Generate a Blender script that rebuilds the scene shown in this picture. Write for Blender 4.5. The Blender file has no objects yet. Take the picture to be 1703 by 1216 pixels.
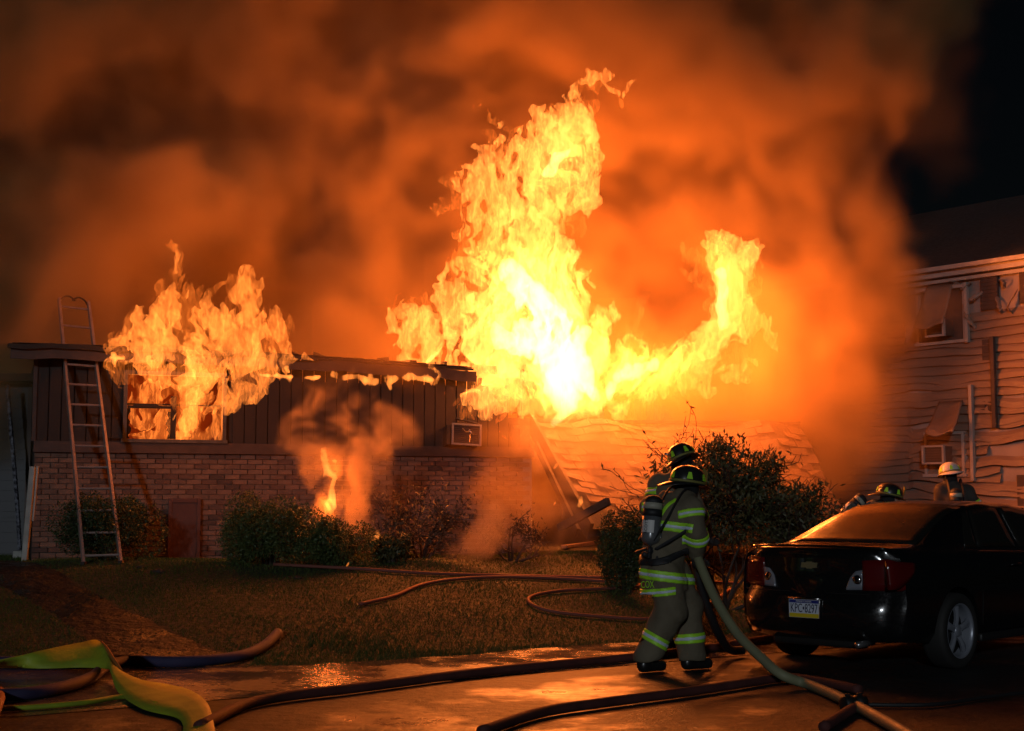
import bpy, bmesh, math, random
import numpy as np
from mathutils import Vector, Matrix, Euler
R = math.radians
random.seed(7); RNG = np.random.default_rng(7)
sc = bpy.context.scene
COL = sc.collection
# ------------------------------------------------------------------ camera
FPX, CAMZ, PITCH = 2400.0, 1.45, math.atan(227/2400.0)
cam_d = bpy.data.cameras.new('camera'); cam = bpy.data.objects.new('camera', cam_d); COL.objects.link(cam)
cam_d.sensor_width = 36.0; cam_d.lens = FPX/1703*36.0; cam_d.clip_start = .1; cam_d.clip_end = 2000
cam.location = (0, 0, CAMZ); cam.rotation_euler = (R(90)+PITCH, 0, 0)
sc.camera = cam
# ------------------------------------------------------------------ night world, one weak sun lamp
world = bpy.data.worlds.new('World'); sc.world = world; world.use_nodes = True
wn = world.node_tree; wn.nodes.clear()
wo = wn.nodes.new('ShaderNodeOutputWorld'); wb = wn.nodes.new('ShaderNodeBackground')
sk = wn.nodes.new('ShaderNodeTexSky'); sk.sky_type = 'NISHITA'; sk.sun_disc = False
sk.sun_elevation = R(14); sk.sun_rotation = R(188)
wb.inputs['Strength'].default_value = 0.00045
wn.links.new(sk.outputs[0], wb.inputs[0]); wn.links.new(wb.outputs[0], wo.inputs[0])
sun_d = bpy.data.lights.new('fill_light', 'SUN'); sun_d.energy = 0.42; sun_d.angle = R(2); sun_d.color = (.86, .93, 1)  # added weak fill for the flash-like light from behind the camera
sun = bpy.data.objects.new('fill_light', sun_d); COL.objects.link(sun)
sun.rotation_euler = (R(78), 0, R(-10))
sc.view_settings.view_transform = 'Standard'; sc.view_settings.look = 'None'
sc.view_settings.exposure = 0; sc.view_settings.gamma = 1; sc.view_settings.use_curve_mapping = False
cy = sc.cycles
cy.max_bounces = 8; cy.diffuse_bounces = 2; cy.glossy_bounces = 3; cy.transmission_bounces = 4
cy.volume_bounces = 1; cy.transparent_max_bounces = 72
cy.use_denoising = True; cy.denoiser = 'OPENIMAGEDENOISE'; cy.denoising_input_passes = 'RGB_ALBEDO_NORMAL'
cy.sample_clamp_indirect = 6; cy.sample_clamp_direct = 0
cy.volume_step_rate = 3.4; cy.use_adaptive_sampling = True; cy.adaptive_threshold = .02; cy.volume_max_steps = 128
cy.caustics_reflective = False; cy.caustics_refractive = False
sc.render.use_persistent_data = False

# ------------------------------------------------------------------ helpers
CP, SP = math.cos(PITCH), math.sin(PITCH)
def ray(px, py):
    a = (px-851.5)/FPX; b = -(py-608)/FPX
    return Vector((a, CP - b*SP, SP + b*CP))
def P(px, py, Y):
    "the world point seen at photo pixel (px, py) at forward distance Y"
    d = ray(px, py); t = Y/d.y
    return Vector((d.x*t, Y, CAMZ + d.z*t))
def G(px, py, z=0.0):
    "the point of level z seen at photo pixel (px, py)"
    d = ray(px, py); t = (z-CAMZ)/d.z
    return Vector((d.x*t, d.y*t, z))

def M(name, col=(.5, .5, .5), rough=.6, metal=0., spec=.5, noise=None, bump=None, wave=None, emit=None, coat=0., alpha=None, vcol=None):
    """procedural Principled material. noise=(scale, colour2, detail, contrast), bump=(scale, strength, distance)"""
    m = bpy.data.materials.new(name); m.use_nodes = True
    nt = m.node_tree; b = nt.nodes['Principled BSDF']
    b.inputs['Base Color'].default_value = (*col, 1); b.inputs['Roughness'].default_value = rough
    b.inputs['Metallic'].default_value = metal; b.inputs['Specular IOR Level'].default_value = spec
    b.inputs['Coat Weight'].default_value = coat
    tc = nt.nodes.new('ShaderNodeTexCoord')
    if noise:
        n = nt.nodes.new('ShaderNodeTexNoise'); n.inputs['Scale'].default_value = noise[0]
        n.inputs['Detail'].default_value = noise[2] if len(noise) > 2 else 4
        nt.links.new(tc.outputs['Object'], n.inputs['Vector'])
        cr = nt.nodes.new('ShaderNodeValToRGB'); k = noise[3] if len(noise) > 3 else .2
        cr.color_ramp.elements[0].position = .5-k; cr.color_ramp.elements[1].position = .5+k
        cr.color_ramp.elements[0].color = (*col, 1); cr.color_ramp.elements[1].color = (*noise[1], 1)
        nt.links.new(n.outputs['Fac'], cr.inputs[0]); nt.links.new(cr.outputs[0], b.inputs['Base Color'])
        mr = nt.nodes.new('ShaderNodeMapRange'); mr.inputs['To Min'].default_value = max(0, rough-.12); mr.inputs['To Max'].default_value = min(1, rough+.12)
        nt.links.new(n.outputs['Fac'], mr.inputs['Value']); nt.links.new(mr.outputs[0], b.inputs['Roughness'])
    if bump:
        n2 = nt.nodes.new('ShaderNodeTexNoise'); n2.inputs['Scale'].default_value = bump[0]; n2.inputs['Detail'].default_value = 5
        nt.links.new(tc.outputs['Object'], n2.inputs['Vector'])
        bp = nt.nodes.new('ShaderNodeBump'); bp.inputs['Strength'].default_value = bump[1]; bp.inputs['Distance'].default_value = bump[2]
        nt.links.new(n2.outputs['Fac'], bp.inputs['Height']); nt.links.new(bp.outputs[0], b.inputs['Normal'])
    if emit:
        b.inputs['Emission Color'].default_value = (*emit[0], 1); b.inputs['Emission Strength'].default_value = emit[1]
    return m

def tag(o, label=None, cat=None, group=None, kind=None):
    if label: o['label'] = label
    if cat: o['category'] = cat
    if group: o['group'] = group
    if kind: o['kind'] = kind
    return o
def empty(name, loc=(0, 0, 0), rz=0., label=None, cat=None, group=None):
    o = bpy.data.objects.new(name, None); COL.objects.link(o); o.location = loc; o.rotation_euler = (0, 0, rz)
    o.empty_display_size = .2
    return tag(o, label, cat, group)
def link(name, me, mat=None, parent=None, smooth=False):
    o = bpy.data.objects.new(name, me); COL.objects.link(o)
    if mat is not None and not me.materials:
        for m in (mat if isinstance(mat, (list, tuple)) else [mat]): me.materials.append(m)
    if parent is not None: o.parent = parent
    if smooth:
        me.polygons.foreach_set('use_smooth', [True]*len(me.polygons))
    return o

class MB:
    "collects boxes, tubes, loops and sheets; build() links them as one mesh object"
    def __init__(s): s.v, s.f, s.mi = [], [], []
    def add(s, vs, fs, mi=0, T=None):
        o = len(s.v); s.v += [tuple(T @ Vector(p)) if T else tuple(p) for p in vs]
        s.f += [tuple(o+i for i in f) for f in fs]; s.mi += [mi]*len(fs); return s
    def box(s, c, d, T=None, mi=0, bev=0.):
        x, y, z = d[0]/2, d[1]/2, d[2]/2; cx, cy_, cz = c
        if bev <= 0:
            vs = [(cx+a*x, cy_+b*y, cz+e*z) for a in (-1, 1) for b in (-1, 1) for e in (-1, 1)]
            fs = [(0, 1, 3, 2), (4, 6, 7, 5), (0, 4, 5, 1), (2, 3, 7, 6), (0, 2, 6, 4), (1, 5, 7, 3)]
            return s.add(vs, fs, mi, T)
        bm = bmesh.new(); bmesh.ops.create_cube(bm, size=1)
        for v in bm.verts: v.co = Vector((v.co.x*d[0], v.co.y*d[1], v.co.z*d[2]))
        bmesh.ops.bevel(bm, geom=list(bm.edges), offset=bev, segments=2, affect='EDGES', profile=.7)
        vs = [(v.co.x+cx, v.co.y+cy_, v.co.z+cz) for v in bm.verts]; bm.verts.index_update()
        fs = [tuple(v.index for v in f.verts) for f in bm.faces]; bm.free()
        return s.add(vs, fs, mi, T)
    def prism(s, poly, y0, y1, T=None, mi=0):
        "poly in (x, z), extruded along y"
        n = len(poly); vs = [(p[0], y0, p[1]) for p in poly]+[(p[0], y1, p[1]) for p in poly]
        fs = [tuple(range(n)), tuple(range(2*n-1, n-1, -1))]+[(i, n+i, n+(i+1) % n, (i+1) % n) for i in range(n)]
        return s.add(vs, fs, mi, T)
    def rings(s, rs, cap=True, mi=0, T=None, closed=True):
        "loft through rings of equal count"
        n = len(rs[0]); vs = [p for r_ in rs for p in r_]; fs = []
        for k in range(len(rs)-1):
            for i in range(n if closed else n-1):
                j = (i+1) % n; fs.append((k*n+i, k*n+j, (k+1)*n+j, (k+1)*n+i))
        if cap: fs += [tuple(range(n-1, -1, -1)), tuple(range((len(rs)-1)*n, len(rs)*n))]
        return s.add(vs, fs, mi, T)
    def tube(s, pts, r, n=8, mi=0, flat=1.0, cap=True, T=None):
        pts = [Vector(p) for p in pts]; rs = []; up = Vector((0, 0, 1)); prev = None
        for k, p in enumerate(pts):
            t = (pts[min(k+1, len(pts)-1)]-pts[max(k-1, 0)])
            if t.length < 1e-9: t = Vector((0, 0, 1))
            t.normalize()
            if prev is None:
                a = t.cross(up)
                if a.length < .05: a = t.cross(Vector((0, 1, 0)))
            else:
                a = prev - t*prev.dot(t)
                if a.length < 1e-4: a = t.cross(up)
            a.normalize(); prev = a; b = a.cross(t)
            rr = r[k] if isinstance(r, (list, tuple)) else r
            rs.append([p+a*math.cos(2*math.pi*i/n)*rr+b*math.sin(2*math.pi*i/n)*rr*flat for i in range(n)])
        return s.rings(rs, cap, mi, T)
    def lathe(s, prof, n=24, T=None, mi=0, cap=True):
        "profile of (radius, height) turned round the z axis"
        rs = [[(r_*math.cos(2*math.pi*i/n), r_*math.sin(2*math.pi*i/n), h) for i in range(n)] for r_, h in prof]
        return s.rings(rs, cap, mi, T)
    def mesh(s, name):
        me = bpy.data.meshes.new(name); me.from_pydata([tuple(v) for v in s.v], [], s.f)
        if any(s.mi): me.polygons.foreach_set('material_index', s.mi)
        me.update(); return me
    def build(s, name, mat, parent=None, smooth=False, fix=True):
        me = s.mesh(name)
        if fix:
            bm = bmesh.new(); bm.from_mesh(me); bmesh.ops.recalc_face_normals(bm, faces=bm.faces); bm.to_mesh(me); bm.free()
        return link(name, me, mat, parent, smooth)

def smooth_path(pts, n=8):
    "Catmull-Rom through the points"
    p = [Vector(q) for q in pts]; p = [2*p[0]-p[1]]+p+[2*p[-1]-p[-2]]; out = []
    for i in range(1, len(p)-2):
        for k in range(n):
            t = k/n; t2 = t*t; t3 = t2*t
            out.append(.5*((2*p[i])+(-p[i-1]+p[i+1])*t+(2*p[i-1]-5*p[i]+4*p[i+1]-p[i+2])*t2+(-p[i-1]+3*p[i]-3*p[i+1]+p[i+2])*t3))
    out.append(p[-2]); return out

# ------------------------------------------------------------------ voxel noise and surface extraction
def lattice(shape, cells, seed):
    "smooth noise of about the given number of cells per axis on a voxel grid, roughly -1..1"
    g = np.random.default_rng(seed).standard_normal([int(c)+4 for c in cells]).astype(np.float32)
    for ax in range(3):
        n = shape[ax]; u = np.linspace(0, int(cells[ax]), n, dtype=np.float32)+1; i = np.floor(u).astype(int); t = u-i
        w = np.stack([(1-t)**3/6, (3*t**3-6*t**2+4)/6, (-3*t**3+3*t**2+3*t+1)/6, t**3/6])
        Wm = np.zeros((n, g.shape[ax]), np.float32)
        for k in range(4): Wm[np.arange(n), np.clip(i-1+k, 0, g.shape[ax]-1)] += w[k]
        g = np.moveaxis(np.tensordot(Wm, g, axes=(1, ax)), 0, ax)
    return g/(g.std()+1e-6)*.5
def warp(A, dx, dy, dz):
    "trilinear sample of A at index + displacement"
    nx, ny, nz = A.shape
    out = np.empty(dx.shape, np.float32); J, K = np.meshgrid(np.arange(dx.shape[1], dtype=np.float32), np.arange(dx.shape[2], dtype=np.float32), indexing='ij')
    for i in range(dx.shape[0]):
        x = np.clip(i+dx[i], 0, nx-1.001); y = np.clip(J+dy[i], 0, ny-1.001); z = np.clip(K+dz[i], 0, nz-1.001)
        x0 = x.astype(int); y0 = y.astype(int); z0 = z.astype(int); fx, fy, fz = x-x0, y-y0, z-z0
        c00 = A[x0, y0, z0]*(1-fx)+A[x0+1, y0, z0]*fx; c10 = A[x0, y0+1, z0]*(1-fx)+A[x0+1, y0+1, z0]*fx
        c01 = A[x0, y0, z0+1]*(1-fx)+A[x0+1, y0, z0+1]*fx; c11 = A[x0, y0+1, z0+1]*(1-fx)+A[x0+1, y0+1, z0+1]*fx
        out[i] = (c00*(1-fy)+c10*fy)*(1-fz)+(c01*(1-fy)+c11*fy)*fz
    return out
def surface_nets(F, origin, h):
    "vertices and quads of the surface F = 0 (inside F > 0)"
    S = F > 0
    cs = [(a, b, c) for a in (0, 1) for b in (0, 1) for c in (0, 1)]
    n = [d-1 for d in F.shape]; cnt = np.zeros(n, np.int8)
    for a, b, c in cs: cnt += S[a:a+n[0], b:b+n[1], c:c+n[2]]
    act = (cnt > 0) & (cnt < 8); I = np.argwhere(act)
    vid = np.full(n, -1, np.int64); vid[act] = np.arange(len(I))
    acc = np.zeros((len(I), 3), np.float32); k = np.zeros(len(I), np.float32)
    for ax in range(3):
        for a, b, c in cs:
            if (a, b, c)[ax]: continue
            e = [a, b, c]; e[ax] = 1
            f0 = F[I[:, 0]+a, I[:, 1]+b, I[:, 2]+c]; f1 = F[I[:, 0]+e[0], I[:, 1]+e[1], I[:, 2]+e[2]]
            m = (f0 > 0) != (f1 > 0); t = np.where(m, f0/(f0-f1+1e-12), 0)
            p = np.tile(np.array([a, b, c], np.float32), (len(I), 1)); p[:, ax] += t
            acc += p*m[:, None]; k += m
    V = (I+acc/k[:, None])*h+np.array(origin)
    Q = []
    for ax in range(3):
        b1, b2 = [d for d in range(3) if d != ax]
        s0 = [slice(1, -1)]*3; s0[ax] = slice(0, -1); s1 = list(s0); s1[ax] = slice(1, None)
        s1[b1] = s0[b1]; s1[b2] = s0[b2]
        A, B = S[tuple(s0)], S[tuple(s1)]; X = np.argwhere(A != B); flip = A[A != B]
        X[:, b1] += 1; X[:, b2] += 1
        def cell(u, v):
            Y = X.copy(); Y[:, b1] -= u; Y[:, b2] -= v; return vid[Y[:, 0], Y[:, 1], Y[:, 2]]
        q = np.stack([cell(0, 0), cell(1, 0), cell(1, 1), cell(0, 1)], 1)
        if ax == 1: flip = ~flip
        q[~flip] = q[~flip][:, ::-1]; Q.append(q)
    return V.astype(np.float32), np.concatenate(Q)
def quad_mesh(name, V, Q):
    me = bpy.data.meshes.new(name); me.vertices.add(len(V)); me.vertices.foreach_set('co', V.ravel())
    me.loops.add(Q.size); me.loops.foreach_set('vertex_index', Q.ravel().astype(np.int32))
    me.polygons.add(len(Q)); me.polygons.foreach_set('loop_start', np.arange(0, Q.size, 4, dtype=np.int32))
    me.update(calc_edges=True); return me
# ------------------------------------------------------------------ terrain
def yedge(X): return np.maximum(14.25+.72*np.asarray(X, dtype=float), 13.0)
def gz(X, Y):
    X = np.asarray(X, dtype=float); Y = np.asarray(Y, dtype=float)
    t = np.clip((Y-yedge(X))/5.2, 0, 1); k = np.clip((Y-yedge(X))/1.5, 0, 1)
    return .72*t*t*(3-2*t)+.018*k*(np.sin(X*1.7+Y*.9)+np.sin(X*.8-Y*1.9+1))-.012*(1-k)
def gzf(X, Y): return float(gz(X, Y))
def GT(px, py, dz=0.):
    "point of the terrain seen at photo pixel (px, py)"
    d = ray(px, py); t = 5.
    for i in range(900):
        q = Vector((0, 0, CAMZ))+d*t
        if q.z <= max(gzf(q.x, q.y), 0): break
        t += .03
    q.z = max(gzf(q.x, q.y), 0.)+dz; return q
def axis(a, b, c, d, fine, far):
    return np.concatenate([np.linspace(a, b, far, endpoint=False), np.arange(b, c, fine), np.linspace(c, d, far)])
gx = axis(-260, -9.5, 10.5, 260, .12, 22); gy = axis(-60, 9., 24.5, 700, .12, 26)
GX, GY = np.meshgrid(gx, gy, indexing='ij'); GZ = gz(GX, GY)
V = np.stack([GX, GY, GZ], -1).reshape(-1, 3).astype(np.float32); ny_ = len(gy)
ii, jj = np.meshgrid(np.arange(len(gx)-1), np.arange(ny_-1), indexing='ij'); b0 = (ii*ny_+jj).ravel()
ground_me = quad_mesh('ground', V, np.stack([b0, b0+ny_, b0+ny_+1, b0+1], 1))
MAT_SOIL = M('lawn_soil', (.018, .020, .008), .9, noise=(1.6, (.034, .032, .014), 6, .2), bump=(14, .6, .05))
go = link('ground', ground_me, MAT_SOIL, smooth=True); tag(go, kind='structure')

def sheet(name, pts_fn, us, vs, mat, kind='structure'):
    V = []; 
    for u in us:
        for v in vs: V.append(pts_fn(u, v))
    n = len(vs); Q = [(i*n+j, (i+1)*n+j, (i+1)*n+j+1, i*n+j+1) for i in range(len(us)-1) for j in range(n-1)]
    me = bpy.data.meshes.new(name); me.from_pydata([tuple(p) for p in V], [], Q); me.update()
    bm = bmesh.new(); bm.from_mesh(me); bmesh.ops.recalc_face_normals(bm, faces=bm.faces)
    if bm.faces and sum(f.normal.z for f in bm.faces) < 0: bmesh.ops.reverse_faces(bm, faces=bm.faces)
    bm.to_mesh(me); bm.free()
    o = link(name, me, mat, smooth=True)
    if kind: tag(o, kind=kind)
    return o
def wet_material(name, c1, c2, scale=1.3, rlo=.06, rhi=.5, grain=60, gdist=.004, puddle=.5, rip=.22, spec=.4):
    m = bpy.data.materials.new(name); m.use_nodes = True; nt = m.node_tree; b = nt.nodes['Principled BSDF']; L = nt.links.new
    tc = nt.nodes.new('ShaderNodeTexCoord')
    def noise(s, d=4, rough=.55):
        n = nt.nodes.new('ShaderNodeTexNoise'); n.inputs['Scale'].default_value = s; n.inputs['Detail'].default_value = d; n.inputs['Roughness'].default_value = rough
        L(tc.outputs['Object'], n.inputs['Vector']); return n
    def rng(src, a, b_, lo, hi):
        r_ = nt.nodes.new('ShaderNodeMapRange'); r_.inputs['From Min'].default_value = a; r_.inputs['From Max'].default_value = b_
        r_.inputs['To Min'].default_value = lo; r_.inputs['To Max'].default_value = hi; L(src, r_.inputs['Value']); return r_
    n1 = noise(scale, 5); n2 = noise(grain, 3); n3 = noise(scale*.45+.2, 6, .65); n4 = noise(9, 3)
    mx = nt.nodes.new('ShaderNodeMix'); mx.data_type = 'RGBA'; mx.inputs['A'].default_value = (*c1, 1); mx.inputs['B'].default_value = (*c2, 1)
    L(rng(n1.outputs['Fac'], .35, .65, 0, 1).outputs[0], mx.inputs['Factor']); L(mx.outputs['Result'], b.inputs['Base Color'])
    wet = rng(n3.outputs['Fac'], puddle-.09, puddle+.07, 0, 1)                          # 1 = standing water
    L(rng(wet.outputs[0], 0, 1, rhi, rlo).outputs[0], b.inputs['Roughness'])
    add = nt.nodes.new('ShaderNodeMath'); add.operation = 'MULTIPLY_ADD'
    L(n2.outputs['Fac'], add.inputs[0]); add.inputs[1].default_value = .35; L(n4.outputs['Fac'], add.inputs[2])
    bp = nt.nodes.new('ShaderNodeBump'); bp.inputs['Distance'].default_value = gdist
    L(add.outputs[0], bp.inputs['Height']); L(rng(wet.outputs[0], 0, 1, 1.0, rip).outputs[0], bp.inputs['Strength']); L(bp.outputs[0], b.inputs['Normal'])
    b.inputs['Specular IOR Level'].default_value = spec
    return m
MAT_ROAD = wet_material('wet_asphalt', (.017, .0165, .017), (.029, .028, .027), 1.1, .22, .62, 70, .014, .60, .3, .28)
MAT_WALK = wet_material('wet_concrete', (.060, .056, .052), (.100, .092, .085), 1.6, .05, .42, 45, .012, .50, .6)
MAT_MUD = wet_material('wet_mud', (.013, .010, .008), (.026, .020, .015), 3.0, .10, .65, 26, .06, .54, .6)
joint = lambda X: max(12.28+.71*X, 9.9+.0*X)
sheet('road', lambda u, v: (u, -12+(joint(u)-.012+12)*v, .0+.004), np.linspace(-45, 45, 181), np.linspace(0, 1, 40), MAT_ROAD)
def walk_pt(u, v):
    e = float(yedge(u))+.07*math.sin(u*3.1)+.05*math.sin(u*7.7+1)
    y = joint(u)+.012+(e-joint(u))*v; return (u, y, .008+max(0, gzf(u, y))*1.0)
sheet('sidewalk', walk_pt, np.linspace(-45, 22, 400), np.linspace(0, 1, 14), MAT_WALK)
# the washed-out path with running water at the left
pl = smooth_path([GT(-60, 950), GT(0, 975), GT(60, 1005), GT(140, 1060), GT(185, 1092)], 6)
pr = smooth_path([GT(-60, 915), GT(40, 935), GT(150, 985), GT(290, 1055), GT(420, 1100)], 6)
def path_pt(u, v):
    a, b = pl[u], pr[u]; q = a.lerp(b, v); w = .05*math.sin(u*1.9+v*9)
    return (q.x+w, q.y, max(gzf(q.x+w, q.y), 0)+.014-.012*abs(v-.5)*2)
sheet('path', path_pt, range(len(pl)), np.linspace(0, 1, 12), MAT_MUD)

def in_path(x, y):
    for a, b, c, d in zip(pl[:-1], pl[1:], pr[:-1], pr[1:]):
        lo_y, hi_y = min(a.y, b.y, c.y, d.y), max(a.y, b.y, c.y, d.y)
    return False
def path_mask(X, Y):
    "True on the muddy path"
    Yc = np.array([p.y for p in pl])[::-1]; Xl = np.array([p.x for p in pl])[::-1]; Yr = np.array([p.y for p in pr])[::-1]; Xr = np.array([p.x for p in pr])[::-1]
    return (X > np.interp(Y, Yc, Xl)-.02) & (X < np.interp(Y, Yr, Xr)+.02)
MAT_GRASS = M('grass_blades', (.042, .085, .016), .7, noise=(2.2, (.080, .096, .026), 5, .18), spec=.2)
def grass():
    N = 240000; r = np.random.default_rng(5)
    X = r.uniform(-8.5, 6.5, N); Y = 12.9+(r.random(N)**1.25)*8.2
    e = yedge(X); k = (Y > e-.04+.08*np.sin(X*3.1)) & ~(path_mask(X, Y) & (r.random(N) > .06)); 
    X, Y = X[k], Y[k]; n = len(X); Z = gz(X, Y)-.004
    clump = .5+.5*np.sin(X*2.3+np.sin(Y*1.7)*2)*np.sin(Y*2.9+X); near = np.clip(1-(Y-yedge(X))/.5, 0, 1)
    patch = np.exp(-((X+1.55)**2/.25+(Y-14.25)**2/.2))+np.exp(-((X+.7)**2/.09+(Y-13.95)**2/.05))
    H = (.019+.022*r.random(n))*(.75+.6*clump)+near*.03*r.random(n)+patch*.06*r.random(n)
    a = r.uniform(0, 6.283, n); w = .003+.0025*r.random(n); lean = r.normal(0, .55, (n, 2))*H[:, None]
    b0 = np.stack([X-np.cos(a)*w, Y-np.sin(a)*w, Z], 1); b1 = np.stack([X+np.cos(a)*w, Y+np.sin(a)*w, Z], 1)
    t = np.stack([X+lean[:, 0], Y+lean[:, 1], Z+H], 1)
    V = np.stack([b0, b1, t], 1).reshape(-1, 3).astype(np.float32)
    me = bpy.data.meshes.new('grass'); me.vertices.add(3*n); me.vertices.foreach_set('co', V.ravel()); me.loops.add(3*n); me.loops.foreach_set('vertex_index', np.arange(3*n, dtype=np.int32))
    me.polygons.add(n); me.polygons.foreach_set('loop_start', np.arange(0, 3*n, 3, dtype=np.int32)); me.update(calc_edges=True)
    o = link('grass', me, MAT_GRASS); tag(o, 'short wet lawn grass sloping up from the road to the burning house', 'grass', kind='stuff')
grass()
# ------------------------------------------------------------------ the burning house
A0 = Vector(((58-851.5)/FPX*18.6, 18.6, 0)); B0 = Vector(((885-851.5)/FPX*20.9, 20.9, 0))
UD = (B0-A0).normalized(); HANG = math.atan2(UD.y, UD.x); ND = Vector((-UD.y, UD.x, 0)); LF = (B0-A0).length
HZ = .60                                      # foot of the walls
def HL(px, py, off=0.):
    "facade coordinates (s, z above HZ) of photo pixel (px, py) on the facade plane shifted by off (inwards +)"
    d = ray(px, py); t = ((A0-Vector((0, 0, 0))).dot(ND)+off)/d.dot(ND); q = d*t+Vector((0, 0, CAMZ))
    return (q-A0).dot(UD), q.z-HZ
house = empty('burning_house', (A0.x, A0.y, HZ), HANG, 'dark single-storey house with brick lower wall and plank siding, on fire', 'house')
BR_M = [M('brick_a', (.15, .095, .07), .85, noise=(9, (.21, .135, .10), 4, .2), bump=(60, .5, .004)),
        M('brick_b', (.095, .055, .042), .85, noise=(9, (.14, .085, .065), 4, .2), bump=(60, .5, .004)),
        M('brick_c', (.17, .115, .09), .85, noise=(9, (.13, .08, .06), 4, .2), bump=(60, .5, .004)),
        M('brick_dark', (.055, .040, .036), .85, noise=(9, (.09, .06, .05), 4, .2), bump=(60, .5, .004))]
MAT_MORTAR = M('mortar', (.30, .26, .22), .95, noise=(6, (.20, .17, .145), 4, .2), bump=(80, .4, .003))
MAT_CHAR = M('charred_wood', (.022, .017, .014), .8, noise=(7, (.045, .032, .026), 5, .25), bump=(30, .5, .008))
MAT_SIDE = M('brown_siding', (.022, .015, .012), .75, noise=(5, (.040, .026, .021), 5, .25), bump=(40, .3, .003))
MAT_TRIMD = M('dark_trim', (.050, .032, .026), .6, noise=(8, (.08, .05, .04), 4, .2))
MAT_ALU = M('dull_aluminium', (.13, .12, .115), .5, .5, noise=(12, (.08, .07, .065), 4, .2))
MAT_PALE = M('pale_trim', (.40, .40, .37), .6, noise=(6, (.25, .25, .23), 4, .2))
ZB = 1.49                                      # top of the brick wall above HZ
MB().box((LF/2, .12, ZB/2-.15), (LF, .2, ZB+.3)).build('mortar_wall', MAT_MORTAR, house)
# bricks
bw, bh = .203, .0677; cols = int(LF/bw)+1; rows = int((ZB+.1)/bh)
bmesh_cache = []
for k in range(4):
    for w in (.192, .09):
        bmesh_cache.append(MB().box((0, 0, 0), (w, .06, .0575), bev=.0) .mesh('brick'))
        bmesh_cache[-1].materials.append(BR_M[k])
cand = []
for r_ in range(rows):
    for c in range(cols+1):
        s = c*bw-(bw/2 if r_ % 2 else 0)+.1; z = ZB-.035-r_*bh
        if s-.095 < 0:
            if s+.095 < .06: continue
            w = 1; s = .05
        elif s+.095 > LF: continue
        else: w = 0
        q = A0+UD*s; d = q.y; px = 851.5+FPX*q.x/d; py = 835-FPX*(z+HZ-CAMZ)/d
        hid = 0
        for (a, b, e, f) in ((85, 278, 800, 960), (275, 332, 822, 960), (360, 625, 812, 960), (600, 930, 838, 960)):
            if a < px < b and e < py < f: hid = 1
        cand.append((hid, py > 880, (r_*7+c*3) % 5, s, z, w))
cand.sort(key=lambda c: c[:3])
rest = MB()
for i, (hid, _, _, s, z, w) in enumerate(cand):
    k = random.choice((0, 0, 0, 1, 1, 2, 2)) if random.random() > .05 else 3
    y = -.012+random.uniform(-.004, .005); tilt = random.gauss(0, .006)
    if i < 295:
        o = bpy.data.objects.new('brick', bmesh_cache[k*2+w]); COL.objects.link(o); o.parent = house
        o.location = (s, y+.03, z); o.rotation_euler = (random.gauss(0, .012), tilt, 0)
    else: rest.box((s, y+.03, z), (.192 if w == 0 else .09, .06, .0575), mi=k)
o = rest.build('brick_field', BR_M, house); tag(o, kind='stuff')
# sill board between brick and siding
MB().box((LF/2, -.03, ZB+.03), (LF+.03, .09, .06)).box((LF/2, -.015, ZB+.10), (LF+.02, .05, .09)).build('water_table_board', MAT_TRIMD, house)
# siding planks round the window
EZ = 2.80                                     # eave height above HZ
ws0, wz0 = HL(207, 733); ws1, _ = HL(371, 733); _, wz1 = HL(290, 622)
acs0, acz0 = HL(745, 745); acs1, acz1 = HL(793, 710)
def sag(s): return -.26*max(0, (s-1.5)/LF)**1.6
pw = .158; s = 0.; MB().box((LF/2, .14, (ZB+EZ)/2+.0), (LF-.4, .04, .02)).build('stud_plate', MAT_CHAR, house)
openings = [(ws0, ws1, wz0, wz1), (acs0, acs1, acz0, acz1)]
plank_n = 0
while s < LF-.02:
    w = min(pw, LF-s); ztop = EZ-.02+sag(s)-(max(0, s-(LF-.95))*1.05*random.uniform(.8, 1.15) if s > LF-.95 else 0)
    segs = [(ZB+.145, ztop)]
    for (a, b, c, d) in openings:
        if s+w > a+.005 and s < b-.005:
            # planks beside an opening are clipped to it by the frame, which stands proud
            segs = [q for z0, z1 in segs for q in ((z0, c), (d, z1)) if q[1]-q[0] > .03]
    for z0, z1 in segs:
        dy = random.uniform(-.004, .004)
        MB().box((0, 0, 0), (w-.012, .024, z1-z0), bev=.003).build('siding_plank', MAT_SIDE, house).location = (s+w/2, .012+dy, (z0+z1)/2)
    s += w
MB().box((-.015, .06, (ZB+EZ)/2+.07), (.05, .17, EZ-ZB-.14)).build('corner_board', MAT_TRIMD, house)
# inner wall skin behind the planks with openings, as four pieces round the big window
ws = MB()
ws.box((ws0/2-.02, .05, (ZB+EZ)/2), (ws0-.04, .03, EZ-ZB-.02)).box(((ws1+LF-1)/2+.02, .05, (ZB+EZ-.3)/2), (LF-1-ws1-.04, .03, EZ-ZB-.3)).box((LF-.5, .05, ZB+.3), (.95, .03, .55))
ws.box(((ws0+ws1)/2, .05, (ZB+wz0)/2), (ws1-ws0+.08, .03, wz0-ZB-.02)).box(((ws0+ws1)/2, .05, (wz1+EZ)/2), (ws1-ws0+.08, .03, EZ-wz1-.02))
ws.build('wall_sheathing', MAT_CHAR, house)
MB().box((.05, 2.6, 1.2), (.1, 5.2, 3.2)).build('end_wall', MAT_SIDE, house)
MB().box((LF/2, 5.25, 1.3), (LF, .1, 2.9)).build('rear_wall', MAT_CHAR, house)
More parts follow.
